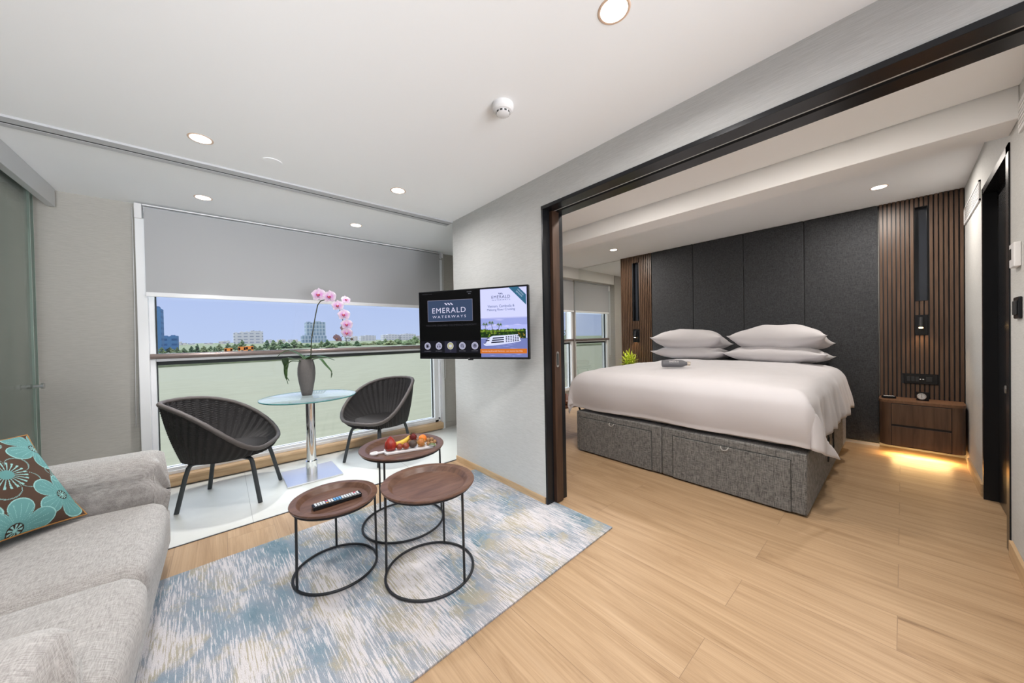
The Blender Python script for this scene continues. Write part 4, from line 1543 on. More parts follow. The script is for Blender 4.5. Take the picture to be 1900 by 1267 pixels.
    for s_, off in (('MEKONG', 0.010), ('SEASON', -0.006)):
        cxx, czz = c1[0] - 0.0485 + off * .7, c1[1] - 0.0485 + off * .7
        text_mesh(bm, s_, 0, 0, 0.062, 0.010, lambda a, b_: (cxx + (a + b_) * .7071, yy, czz + (b_ - a) * .7071), mi)
    for f_ in bm.faces:
        f_.normal_update()
        if f_.normal.y > 0:
            f_.normal_flip()
    me = bpy.data.meshes.new('screen')
    bm.to_mesh(me); bm.free()
    for mm in mats: me.materials.append(mm)
    o = bpy.data.objects.new('screen', me)
    COL.objects.link(o); o.parent = tv
television()

# ================================================================== RUG
bm = B()
RX0, RX1, RY0, RY1 = -0.86, 1.838, -0.70, 0.70
N = 60
grid(bm, lambda u, v: (RX0 + (RX1 - RX0) * u, RY0 + (RY1 - RY0) * v, 0.009 + 0.0015 * noise.noise(Vector((u * 14, v * 8, 0)))), N, 30)
box(bm, RX0, RX1, RY0, RY1, 0.001, 0.0085)
tag(link('rug', bm, M['rug'], None, smooth='auto', loc=(0, 0, 0)), 'abstract blue, cream and gold streaked rug under the three tray tables', 'rug')
rg_ = bpy.data.objects['rug']
rg_.location = (0, 1.835, 0)
rg_.rotation_euler = (0, 0, radians(2.6))

# ================================================================== ROUND GLASS TABLE, VASE, ORCHID
t = empty('glass_pedestal_table', (0.61, 3.585, 0), label='round glass table on a chrome column with square plate, by the window', cat='table')
bm = B()
lathe(bm, [(0, 0.728), (0.383, 0.728), (0.385, 0.727), (0.385, 0.719)], 96)
lathe(bm, [(0.385, 0.719), (0.383, 0.718), (0, 0.718)], 96)
link('glass_top', bm, M['tabletop'], t, smooth='auto')
bm = B()
lathe(bm, [(0.3835, 0.7285), (0.386, 0.727), (0.386, 0.719), (0.3835, 0.7175)], 96)
link('glass_rim', bm, M['tableedge'], t, smooth=True)
bm = B()
lathe(bm, [(0.0, 0.012), (0.048, 0.012), (0.048, 0.13), (0.0395, 0.14), (0.0395, 0.70), (0.0, 0.70)], 48)
link('column', bm, M['chrome'], t, smooth='auto')
bm = B()
lathe(bm, [(0.0, 0.700), (0.075, 0.700), (0.075, 0.7175), (0, 0.7175)], 40)
link('top_flange', bm, M['blackmatt'], t, smooth='auto')
bm = B()
box(bm, -0.215, 0.215, -0.215, 0.215, 0.001, 0.012)
link('base_plate', bm, mat('satin chrome plate', (0.86, 0.87, 0.88), 0.28, metal=0.85), t, bevel=0.002)

VX, VY, VZ = 0.60, 3.66, 0.7285
bm = B()
lathe(bm, [(0, 0), (0.040, 0), (0.043, 0.004), (0.055, 0.07), (0.067, 0.14), (0.0735, 0.20), (0.072, 0.25), (0.064, 0.30), (0.053, 0.338), (0.049, 0.338), (0.060, 0.29), (0.066, 0.22), (0.04, 0.04), (0, 0.03)], 56)
tag(link('vase', bm, M['stone'], None, smooth='auto', loc=(VX, VY, VZ)), 'tall grey speckled vase on the round glass table', 'vase')

# image plane vectors, used to shape the orchid spray across the table
oc = empty('orchid', (VX, VY, VZ + 0.31), label='pink and white orchid arching out of the grey vase', cat='orchid')
SX, SY = 0.757, -0.653       # sideways direction in the room
FX, FY = -0.653, -0.757      # towards the sofa
def OP(a, z, f=0.0):
    return Vector((SX * a + FX * f, SY * a + FY * f, z))
def ribbon(name, pts, w, m, parent, fold=0.25, n=14):
    """leaf along a smooth curve through pts, widest in the middle, folded along the midrib"""
    pts = [Vector(p) for p in pts]
    def cr(t):
        k = t * (len(pts) - 1)
        i = min(int(k), len(pts) - 2)
        f = k - i
        p0, p1, p2, p3 = pts[max(i - 1, 0)], pts[i], pts[i + 1], pts[min(i + 2, len(pts) - 1)]
        return 0.5 * ((2 * p1) + (p2 - p0) * f + (2 * p0 - 5 * p1 + 4 * p2 - p3) * f * f + (3 * p1 - p0 - 3 * p2 + p3) * f ** 3)
    bm = B()
    rows = []
    for k in range(n + 1):
        t_ = k / n
        c = cr(t_)
        d = (cr(min(1, t_ + .02)) - cr(max(0, t_ - .02))).normalized()
        s = d.cross(Vector((0, 0, 1)))
        if s.length < 0.25:
            s = Vector((SX, SY, 0)).cross(d) if False else Vector((FX, FY, 0)).cross(d)
        s.normalize()
        u = s.cross(d)
        ww = w * (0.45 + 0.55 * sin(pi * min(1, t_ * 1.15))) * (1 - t_ ** 5) + 0.0008
        rows.append([bm.verts.new(c + s * a * ww + u * abs(a) * ww * fold) for a in (-1, -.5, 0, .5, 1)])
    for a, b_ in zip(rows, rows[1:]):
        for q in range(4):
            bm.faces.new([a[q], b_[q], b_[q + 1], a[q + 1]])
    o = link(name, bm, m, parent, smooth=True)
    md = o.modifiers.new('t', 'SOLIDIFY'); md.thickness = 0.0025
    return o
G = VZ + 0.31
zl = lambda z: z - G
leafs = [
    ([OP(0.0, 0), OP(-0.05, zl(1.10)), OP(-0.13, zl(1.145), .02), OP(-0.20, zl(1.13), .03), OP(-0.25, zl(1.09), .04)], 0.020),
    ([OP(0.0, 0), OP(-0.06, zl(1.065), .05), OP(-0.13, zl(1.075), .09), OP(-0.160, zl(1.02), .05), OP(-0.168, zl(0.93), .05), OP(-0.145, zl(0.84), .05)], 0.021),
    ([OP(0.0, 0), OP(-0.05, zl(1.05), .08), OP(-0.085, zl(1.045), .10), OP(-0.115, zl(0.99), .12), OP(-0.112, zl(0.92), .12), OP(-0.085, zl(0.875), .12)], 0.018),
    ([OP(0.0, 0), OP(0.05, zl(1.075), .03), OP(0.13, zl(1.09), .05), OP(0.22, zl(1.08), .06), OP(0.30, zl(1.055), .06)], 0.024),
    ([OP(0.01, 0), OP(0.07, zl(1.06), -.02), OP(0.12, zl(1.06), -.02), OP(0.17, zl(1.00), -.02), OP(0.222, zl(0.94), -.02), OP(0.218, zl(0.88), -.02)], 0.017),
    ([OP(0.0, 0), OP(-0.02, zl(1.07), -.05), OP(-0.05, zl(1.09), -.12), OP(-0.06, zl(1.05), -.19)], 0.020),
]
for pts, w in leafs:
    ribbon('leaf', pts, w * 1.3, M['leafdark'], oc)
stem_pts = [OP(a_, zl(z_)) for a_, z_ in ((0.02, 1.04), (0.047, 1.114), (0.055, 1.249), (0.080, 1.383), (0.098, 1.475), (0.121, 1.570), (0.148, 1.607), (0.20, 1.622), (0.288, 1.604), (0.326, 1.523), (0.353, 1.424), (0.36, 1.35), (0.358, 1.282), (0.38, 1.249), (0.385, 1.20))]
bm = B()
tube(bm, stem_pts, [0.0046] * 7 + [0.0034] * 4 + [0.0024] * 4, 8)
tube(bm, [OP(0.358, zl(1.282)), OP(0.335, zl(1.262)), OP(0.312, zl(1.258))], 0.002, 6)
tube(bm, [OP(0.38, zl(1.249)), OP(0.40, zl(1.255)), OP(0.428, zl(1.246))], 0.002, 6)
lathe(bm, [(0, -0.006), (0.009, -0.003), (0.009, 0.003), (0, 0.006)], 10, tuple(OP(0.062, zl(1.29))))
lathe(bm, [(0, -0.008), (0.008, -0.003), (0.008, 0.004), (0, 0.008)], 10, tuple(OP(0.387, zl(1.195))))
link('stem', bm, M['stem'], oc, smooth=True)
bm = B()
lathe(bm, [(0, -0.014), (0.010, -0.008), (0.013, 0.002), (0.008, 0.012), (0, 0.016)], 14, tuple(OP(0.432, zl(1.244))))
link('bud', bm, mat('dark orchid bud', (0.07, 0.05, 0.03), 0.5), oc, smooth=True)

def blossom(a, z, f, R_, yaw, pitch, kind='open'):
    """phalaenopsis flower, facing local -Y"""
    bm = B()
    cl = bm.loops.layers.float_color.new('pattern') if False else None
    cols = []
    def petal(ang, L, w, mi=0, cup=0.1, fwd=0.0):
        n, m_ = 8, 7
        vs = []
        for i in range(n + 1):
            t_ = i / n
            ww = w * (sin(pi * min(1.0, (t_ * 0.93 + 0.045))) ** 0.55)
            row = []
            for j in range(m_):
                s_ = -1 + 2 * j / (m_ - 1)
                x = s_ * ww
                y = t_ * L * (1 - 0.10 * s_ * s_ * t_)
                zz = cup * L * (t_ ** 2) - 0.10 * L * s_ * s_ * t_ + 0.03 * L * sin(s_ * 5 + t_ * 4)
                X = x * cos(ang) - y * sin(ang)
                Z = x * sin(ang) + y * cos(ang)
                v = bm.verts.new((X, -zz + fwd, Z))
                pk = min(1, max(0, 1.0 - abs(s_) * .8 - abs(t_ - .32) * 2.0))
                if kind == 'shut':
                    c = (0.30, 0.20, 0.24)
                else:
                    c = (0.66 - 0.06 * pk, 0.56 - 0.36 * pk, 0.67 - 0.10 * pk)
                cols.append(c)
                row.append(v)
            vs.append(row)
        for i in range(n):
            for j in range(m_ - 1):
                bm.faces.new([vs[i][j], vs[i + 1][j], vs[i + 1][j + 1], vs[i][j + 1]])
    # three sepals behind, two broad petals in front
    petal(0.0, R_ * 0.98, R_ * 0.42, fwd=0.003)
    petal(2.25, R_ * 0.95, R_ * 0.40, fwd=0.003)
    petal(-2.25, R_ * 0.95, R_ * 0.40, fwd=0.003)
    petal(1.32, R_ * 1.02, R_ * 0.66, cup=0.06, fwd=-0.002)
    petal(-1.32, R_ * 1.02, R_ * 0.66, cup=0.06, fwd=-0.002)
    me = bpy.data.meshes.new('blossom')
    bm.to_mesh(me); bm.free()
    at_ = me.color_attributes.new('pattern', 'FLOAT_COLOR', 'POINT')
    for i, c in enumerate(cols):
        at_.data[i].color = (*c, 1)
    me.materials.append(M['petalpat'])
    for p_ in me.polygons: p_.use_smooth = True
    o = bpy.data.objects.new('blossom', me)
    COL.objects.link(o); o.parent = oc
    o.location = OP(a, zl(z), f)
    o.rotation_euler = (pitch, 0, yaw)
    bm = B()
    lathe(bm, [(0, 0), (R_ * 0.16, R_ * 0.06), (R_ * 0.20, R_ * 0.22), (R_ * 0.10, R_ * 0.36), (0, R_ * 0.42)], 12, sy=0.7)
    bmesh.ops.transform(bm, matrix=Matrix.Rotation(radians(115), 4, 'X'), verts=bm.verts)
    for s_ in (-1, 1):
        tube(bm, [(0, -0.004, -0.0), (s_ * R_ * 0.18, -R_ * 0.20, R_ * 0.02), (s_ * R_ * 0.13, -R_ * 0.30, R_ * 0.12)], [R_ * .07, R_ * .09, R_ * .03], 8)
    link('lip', bm, mat('magenta orchid lip', (0.42, 0.035, 0.12), 0.4) if kind == 'open' else mat('closed lip', (0.2, 0.08, 0.08), 0.5), o, smooth=True)
    bm = B()
    lathe(bm, [(0, -R_ * .09), (R_ * .09, 0), (0, R_ * .09)], 10)
    link('column_tip', bm, mat('yellow orchid heart', (0.75, 0.42, 0.12), 0.5), o, loc=(0, -R_ * .22, R_ * .06), smooth=True)
FY0 = math.atan2(-0.653, 0.757)      # facing the room
for (a, z, f_, R_, yw, pt, kd) in (
        (0.151, 1.660, .03, .068, 0.05, -.05, 'open'), (0.252, 1.640, .03, .066, -0.05, 0.0, 'open'),
        (0.328, 1.556, .035, .056, 0.15, 0.1, 'open'), (0.385, 1.612, .0, .046, 0.95, -.3, 'open'),
        (0.383, 1.470, .035, .058, 0.1, 0.05, 'open'), (0.408, 1.381, .035, .056, 0.1, 0.15, 'open'),
        (0.408, 1.302, .035, .056, 0.05, 0.3, 'open'), (0.350, 1.345, -.01, .040, -0.5, 0.2, 'shut'),
        (0.306, 1.254, .01, .048, -0.3, 0.5, 'shut')):
    blossom(a, z, f_, R_, FY0 + yw, pt, kd)

# ================================================================== WOVEN TUB CHAIRS
def rim_pt(th, out=0.0):
    a, b_, z0, dz, cx, bx = 0.352, 0.348, 0.597, 0.213, -0.008, -0.064
    # chair frame: +x is the open front, back rises to -x
    z = z0 - dz * cos(th) + 0.024 * cos(3 * th)
    return Vector((cx + (a + out) * cos(th) + bx * cos(2 * th), (b_ + out) * sin(th), z))
def tub_chair(label, x, y, ang, src=None):
    if src:
        c = copy_tree(src)
        c.location = (x, y, 0); c.rotation_euler = (0, 0, ang)
        c['label'] = label
        return c
    c = empty('woven_tub_chair', (x, y, 0), ang, label=label, cat='chair', group='woven tub chairs at the glass table')
    SEAT = 0.392
    def shell(inner):
        def fn(u, v):
            th = 2 * pi * u
            top = rim_pt(th, -0.010 if inner else 0.004)
            zb = SEAT if inner else 0.352
            rb = 0.245 if inner else 0.272
            ribs = sin(th * 44)
            bot = Vector((-0.030 + rb * cos(th), rb * 0.98 * sin(th), zb))
            k = v
            p = bot.lerp(top, k)
            # slight belly
            bell = 0.010 * sin(pi * k)
            nrm = Vector((cos(th), sin(th), 0))
            amp = (0.0052 + 0.0024 * sin(v * 2 * pi * 26)) * ribs * (0.5 + 0.5 * v)
            return p + nrm * (bell + amp) - Vector((0, 0, 0.012 * sin(pi * k)))
        return fn
    bm = B()
    grid(bm, shell(True), 352, 105, closed_u=True)
    link('inner_weave', bm, M['rattan'], c, smooth=True)
    bm = B()
    grid(bm, shell(False), 352, 105, closed_u=True)
    link('outer_weave', bm, M['rattan'], c, smooth=True)
    bm = B()
    pts = [rim_pt(2 * pi * k / 120) for k in range(120)]
    tube(bm, pts, [0.0165 + 0.0012 * ((k // 2) % 2) for k in range(120)], 12, closed=True)
    link('rim', bm, M['rim'], c, smooth=True)
    bm = B()
    n = 56
    for k in range(-24, 25):
        yy = k * 0.010
        if abs(yy) < 0.238:
            xx = sqrt(max(0, 0.247 ** 2 - yy ** 2))
            tube(bm, [(-0.015 - xx, yy, SEAT + 0.008), (-0.015, yy, SEAT + 0.004), (-0.015 + xx, yy, SEAT + 0.008)], 0.0052, 6)
    lathe(bm, [(0, SEAT - 0.002), (0.246, SEAT)], 48, (-0.015, 0, 0))
    link('seat', bm, M['rattan'], c, smooth=True)
    bm = B()
    lathe(bm, [(0.0, 0.350), (0.272, 0.352)], 60, (-0.022, 0, 0))
    link('underside', bm, M['rattan'], c, smooth=True)
    bm = B()
    for s_ in (-1, 1):
        tube(bm, [(-0.17, s_ * 0.14, 0.341), (0.17, s_ * 0.15, 0.341)], 0.009, 8)
        tube(bm, [(s_ * 0.16, -0.15, 0.341), (s_ * 0.16, 0.15, 0.341)], 0.009, 8)
    link('under_frame', bm, M['leg'], c, smooth=True)
    for sx in (-1, 1):
        for sy in (-1, 1):
            bm = B()
            fx, fy = (0.262 if sx > 0 else -0.256), 0.218 * sy
            P0 = Vector((sx * 0.11, sy * 0.11, 0.338))
            P1 = Vector((sx * 0.175, sy * 0.155, 0.334))
            P2 = Vector((sx * 0.200, sy * 0.175, 0.308))
            P3 = Vector((sx * 0.212, sy * 0.185, 0.255))
            P4 = Vector((fx, fy, 0.0))
            tube(bm, [P0, P1, (P1 + P2) / 2 + Vector((sx * .003, sy * .003, .006)), P2, P3, P4], 0.0148, 12)
            link('leg', bm, M['leg'], c, smooth='auto')
    return c
chA = tub_chair('charcoal woven tub chair left of the glass table, beside the sofa arm', 0.048, 3.541, -0.408)
tub_chair('charcoal woven tub chair right of the glass table, by the window', 1.248, 3.629, 3.647, src=chA)

# ================================================================== TRAY TABLES
def tray_table(label, x, y, r, rr_, h, legs):
    t = empty('tray_table', (x, y, 0.0105), label=label, cat='side table', group='round walnut tray tables on the rug')
    h -= 0.0105
    bm = B()
    lathe(bm, [(0, h - 0.026), (r * 0.745, h - 0.026), (r * 0.765, h - 0.0245), (r * 0.845, h - 0.002), (r * 0.865, h), (r * 0.99, h + 0.0005), (r, h - 0.004), (r * 0.985, h - 0.012), (r * 0.90, h - 0.016), (r * 0.84, h - 0.028), (r * 0.76, h - 0.034), (0, h - 0.034)], 80)
    link('tray', bm, M['tray'], t, smooth='auto', angle=22)
    for nm, zz, rad in (('foot_ring', 0.0065, 0.0065), ('top_ring', h - 0.022, 0.005)):
        bm = B()
        R0 = rr_ if nm == 'foot_ring' else rr_ * 0.985
        tube(bm, [(R0 * cos(2 * pi * k / 80), R0 * sin(2 * pi * k / 80), zz) for k in range(80)], rad, 10, closed=True)
        link(nm, bm, M['blackmatt'], t, smooth=True)
    for a in legs:
        bm = B()
        a = radians(a)
        tube(bm, [(rr_ * cos(a), rr_ * sin(a), 0.008), (rr_ * 0.985 * cos(a), rr_ * 0.985 * sin(a), h - 0.020)], 0.0062, 10)
        link('leg', bm, M['blackmatt'], t, smooth='auto')
    return t
tray_table('smallest walnut tray table, holding the long remote control', 0.446, 2.000, 0.212, 0.200, 0.398, (197, 77, -18))
tray_table('empty walnut tray table, nearest the open floor', 0.817, 1.646, 0.240, 0.225, 0.487, (147, -70, 42))
tray_table('tallest walnut tray table at the back, carrying the fruit', 0.909, 2.205, 0.272, 0.258, 0.523, (106, -137, -12))

rc = empty('remote_control', (0.452, 1.975, 0.3725), radians(1), label='long black remote control with pale buttons on the smallest tray table', cat='remote control')
bm = B()
box(bm, -0.118, 0.118, -0.024, 0.024, 0.0, 0.020)
link('case', bm, M['black'], rc, bevel=0.004)
bm = B()
mi_ = 0
for i in range(17):
    for j in range(3):
        x = -0.108 + i * 0.0128
        y = -0.0155 + j * 0.0125
        mi_ = 0
        if i in (7, 8, 9): mi_ = 1
        if i == 15 and j == 2: mi_ = 2
        if i == 4: mi_ = (3, 1, 2)[j]
        box(bm, x, x + 0.0092, y, y + 0.0085, 0.0195, 0.0222, mi_)
link('buttons', bm, [mat('pale remote button', (0.62, 0.65, 0.68), 0.4), mat('blue remote button', (0.12, 0.34, 0.62), 0.4), mat('red remote button', (0.62, 0.03, 0.08), 0.4), mat('orange remote button', (0.7, 0.3, 0.05), 0.4)], rc)

# serving board and the fruit
TZ = 0.523 - 0.0257
bd = empty('serving_board', (0.925, 2.165, TZ), radians(-15), label='white handled serving board on the tallest tray table', cat='serving board')
bm = B()
prism(bm, [(-0.135, -0.055), (0.185, -0.055), (0.195, -0.045), (0.195, 0.045), (0.185, 0.055), (-0.135, 0.055), (-0.145, 0.03), (-0.145, -0.03)], 0.0, 0.014)
link('board', bm, M['plastic'], bd, bevel=0.003)
bm = B()
tube(bm, [(-0.14, 0, 0.007), (-0.19, 0, 0.007)], 0.0085, 10)
tube(bm, [(-0.205 + 0.020 * cos(2 * pi * k / 20), 0.018 * sin(2 * pi * k / 20), 0.008) for k in range(20)], 0.008, 10, closed=True)
link('handle', bm, M['plastic'], bd, smooth='auto')
tb = TZ + 0.0142
def bpos(a, b_, z=0.0):
    A = radians(-15)
    return (0.925 + a * cos(A) - b_ * sin(A), 2.165 + a * sin(A) + b_ * cos(A), tb + z)
def fruit(name, label, prof, loc, m, rot=(0, 0, 0), n=24, cat=None, extra=None, group=None):
    bm = B()
    lathe(bm, prof, n)
    if extra: extra(bm)
    o = link(name, bm, m, None, smooth=True, loc=loc)
    o.rotation_euler = rot
    return tag(o, label, cat or 'fruit', group)
def ball(r, sq=1.0, n=10):
    return [(r * sin(pi * k / n), r * sq * -cos(pi * k / n)) for k in range(n + 1)]
fr_red = mat('glossy dark red skin', (0.30, 0.025, 0.015), 0.2, var=(14, 0.35, (6, 6, 1)))
def cup(r):       # small crater at the bottom of the rose apple
    pass
fruit('rose_apple', 'large red pear shaped rose apple standing at the handle end of the board', [(0, 0.006), (0.015, 0.001), (0.032, 0.004), (0.038, 0.022), (0.036, 0.045), (0.029, 0.060), (0.018, 0.076), (0.008, 0.086), (0.003, 0.090), (0, 0.088)], bpos(-0.105, 0.0), fr_red)
def banana(loc, rot, label):
    bm = B()
    pts, rad = [], []
    for k in range(13):
        t_ = k / 12
        a = radians(-38 + 76 * t_)
        pts.append((0.105 * sin(a), 0, 0.105 * (1 - cos(a))))
        rad.append(0.0165 * max(0.22, sin(pi * min(0.97, max(0.05, t_ * .94 + .02))) ** 0.45) if 0.08 < t_ < .93 else 0.006)
    tube(bm, pts, rad, 6)
    o = link('banana', bm, mat('ripe banana skin', (0.78, 0.50, 0.06), 0.45, var=(20, 0.12, (1, 1, 1))), None, smooth=True)
    o.location = loc; o.rotation_euler = rot
    bm = B()
    tube(bm, [pts[-1], (pts[-1][0] + 0.013, 0, pts[-1][2] + 0.013)], [0.0068, 0.004], 8)
    link('tip', bm, mat('dark banana tip', (0.06, 0.07, 0.02), 0.6), o, smooth='auto')
    return tag(o, label, 'fruit')
banana(bpos(-0.025, 0.035, 0.030), (0, radians(-16), radians(-8)), 'yellow banana leaning behind the rose apple on the board')
sal = mat('reddish brown fruit skin', (0.26, 0.05, 0.025), 0.3, var=(30, 0.3, (1, 1, 1)))
fruit('plum', 'small dark red fruit right beside the rose apple', ball(0.021, 0.95), bpos(-0.05, -0.018, 0.020), sal)
fruit('plum', 'dark red fruit before the banana, in the middle of the row', ball(0.023, 0.9), bpos(-0.012, -0.026, 0.0205), sal, (0.3, 0.2, 0))
fruit('mangosteen', 'dull brown purple mangosteen at the front middle of the board', ball(0.027, 0.92), bpos(0.035, -0.016, 0.025), mat('mangosteen skin', (0.075, 0.05, 0.04), 0.5, var=(18, .3, (1, 1, 1))))
fruit('passion_fruit', 'brown round fruit half hidden behind the mangosteen', ball(0.022), bpos(0.025, 0.026, 0.022), mat('brown fruit', (0.20, 0.10, 0.05), 0.5))
def rambutan(label, loc, c, cs, r=0.022, seed=0):
    rg = random.Random(seed)
    bm = B()
    lathe(bm, ball(r, 1.05), 20)
    o = link('rambutan', bm, mat('rambutan shell ' + str(seed), c, 0.6), None, smooth=True, loc=loc)
    bm = B()
    for k in range(110):
        z = rg.uniform(-0.8, 1); a = rg.uniform(0, 2 * pi)
        h_ = sqrt(1 - z * z)
        d_ = Vector((h_ * cos(a), h_ * sin(a), z))
        e = d_ + Vector((rg.uniform(-.4, .4), rg.uniform(-.4, .4), rg.uniform(-.4, .4)))
        tube(bm, [d_ * r * 0.97, d_ * (r + 0.005), d_ * (r + 0.006) + e * 0.004], [0.0012, 0.0009, 0.0003], 4)
    link('hairs', bm, mat('rambutan hair ' + str(seed), cs, 0.7), o)
    return tag(o, label, 'fruit')
rambutan('dark red hairy rambutan on top at the back of the fruit row', bpos(0.045, 0.030, 0.056), (0.16, 0.012, 0.012), (0.15, 0.03, 0.02), seed=1)
rambutan('orange and green hairy rambutan at the front of the board', bpos(0.088, -0.020, 0.025), (0.52, 0.20, 0.06), (0.45, 0.28, 0.07), 0.024, seed=2)
fruit('orange', 'bright orange resting high at the back right of the board', ball(0.028, 0.95, 14), bpos(0.108, 0.032, 0.036), mat('orange peel', (0.85, 0.22, 0.02), 0.4, bump=(300, 0.3, (1, 1, 1))), n=32)
lon = mat('tan longan shell', (0.36, 0.20, 0.085), 0.6, var=(60, 0.2, (1, 1, 1)))
for k, (a, b_, z, l) in enumerate(((0.135, -0.020, 0.0125, 'small tan longan nearest the orange rambutan'), (0.160, -0.012, 0.0125, 'small tan longan above the green leaf'), (0.140, 0.005, 0.030, 'small tan longan lying highest, below the orange'), (0.166, 0.014, 0.0285, 'small tan longan high at the right end of the fruit row'), (0.184, 0.004, 0.0125, 'small tan longan at the far right end of the board'), (0.150, 0.030, 0.0125, 'small tan longan tucked behind the orange'))):
    fruit('longan', l, ball(0.0128), bpos(a, b_, z), lon, n=16, group='longans on the board')
lf = ribbon('green_leaf', [bpos(0.135, -0.040, 0.012), bpos(0.15, -0.052, 0.016), bpos(0.168, -0.066, 0.010), bpos(0.180, -0.078, -0.004)], 0.013, mat('dull green leaf', (0.14, 0.19, 0.08), 0.5), None)
tag(lf, 'green leaf hanging over the front edge of the serving board', 'leaf')

# ================================================================== SOFA
SF = -0.225      # front of the seat
so = empty('sofa', (-0.70, 1.78, 0), label='pale grey linen two-seat sofa along the left side of the room', cat='sofa')
sx_, sy_ = -0.70, 1.78
def sofa_part(name, fn, parent=so):
    bm = B(); fn(bm)
    bmesh.ops.translate(bm, vec=(-sx_, -sy_, 0), verts=bm.verts)
    return link(name, bm, M['sofa'], parent, smooth=True)
sofa_part('seat_base', lambda bm: cushion(bm, -1.22, SF - 0.01, 0.90, 2.76, 0.13, 0.30, r=0.03, puff=0.0, wob=0.002))
sofa_part('seat_cushion', lambda bm: cushion(bm, -1.15, SF, 1.765, 2.50, 0.275, 0.445, r=0.065, puff=0.022, wob=0.006, seed=1, n=18))
sofa_part('seat_cushion', lambda bm: cushion(bm, -1.15, SF + 0.01, 1.20, 1.757, 0.275, 0.455, r=0.065, puff=0.024, wob=0.006, seed=4, n=18))
sofa_part('backrest', lambda bm: cushion(bm, -1.26, -0.98, 0.88, 2.72, 0.28, 0.70, r=0.09, puff=0.02, wob=0.008, seed=3))
def arm(y0, y1, flip):
    def fn(bm):
        yc = (y0 + y1) / 2
        hw = abs(y1 - y0) / 2
        n = 40
        L0, L1 = -1.18, SF - 0.015
        def prof(a):
            # closed cross-section (y, z): upper roll over a lower fold, with a crease at z 0.46
            ca, sa = cos(a), sin(a)
            z = 0.445 + 0.215 * (abs(sa) ** 0.72) * (1 if sa > 0 else -1)
            w = hw * (0.92 + 0.08 * sa) * (abs(ca) ** 0.62) * (1 if ca > 0 else -1)
            cre = exp(-((z - 0.405) / 0.020) ** 2) * 0.020 + exp(-((z - 0.555) / 0.010) ** 2) * 0.008
            w -= cre * (1 if w > 0 else -1)
            return w, z
        def f(u, v):
            w, z = prof(2 * pi * u)
            x = L0 + (L1 - L0) * v
            # rounded, puckered ends
            e = max(0, (v - 0.90) / 0.10)
            e2 = max(0, (0.05 - v) / 0.05)
            k = sqrt(max(0.0, 1 - (e ** 3.2) * 0.985)) if e > 0 else 1
            k *= sqrt(max(0.0, 1 - e2 ** 2))
            k = max(k, 0.001) if v not in (0, 1) else 0.001
            kk = 0.55 + 0.45 * k if 0.0 < v < 1.0 else 0.0
            wr = 1 + 0.035 * e * sin(2 * pi * u * 9) + 0.02 * noise.noise(Vector((x * 4, z * 5, y0)))
            return (x + 0.02 * (1 - e) * 0 + 0.012 * e * sin(u * 40), yc + w * (k ** 0.5) * wr, 0.435 + (z - 0.435) * (k ** 0.35) * wr - 0.02 * (1 - v) * 0)
        grid(bm, f, 72, n, closed_u=True)
        bmesh.ops.remove_doubles(bm, verts=bm.verts, dist=0.0006)
    return fn
for a, b_ in ((2.47, 2.80), (0.92, 1.25)):
    ar = sofa_part('arm', arm(a, b_, False))
    bm = B()
    yc, hw = (a + b_) / 2, (b_ - a) / 2
    pts = [(SF - 0.05 - sx_, yc - sy_ + hw * .86 * cos(t_) * (abs(cos(t_)) ** -.35 if abs(cos(t_)) > .05 else 1), 0.435 + 0.185 * (abs(sin(t_)) ** .75) * (1 if sin(t_) > 0 else -1)) for t_ in [pi * 2 * k / 60 for k in range(60)]]
    tube(bm, pts, 0.0035, 6, closed=True)
    link('seam_piping', bm, M['sofa'], ar, smooth=True)
for x, y in ((-0.30, 2.68), (-0.30, 0.90), (-1.15, 2.68), (-1.15, 0.90)):
    bm = B()
    tube(bm, [(x - sx_, y - sy_, 0.14), (x + 0.006 - sx_, y + 0.006 - sy_, 0.0)], [0.016, 0.011], 14)
    link('leg', bm, M['black'], so, smooth='auto')

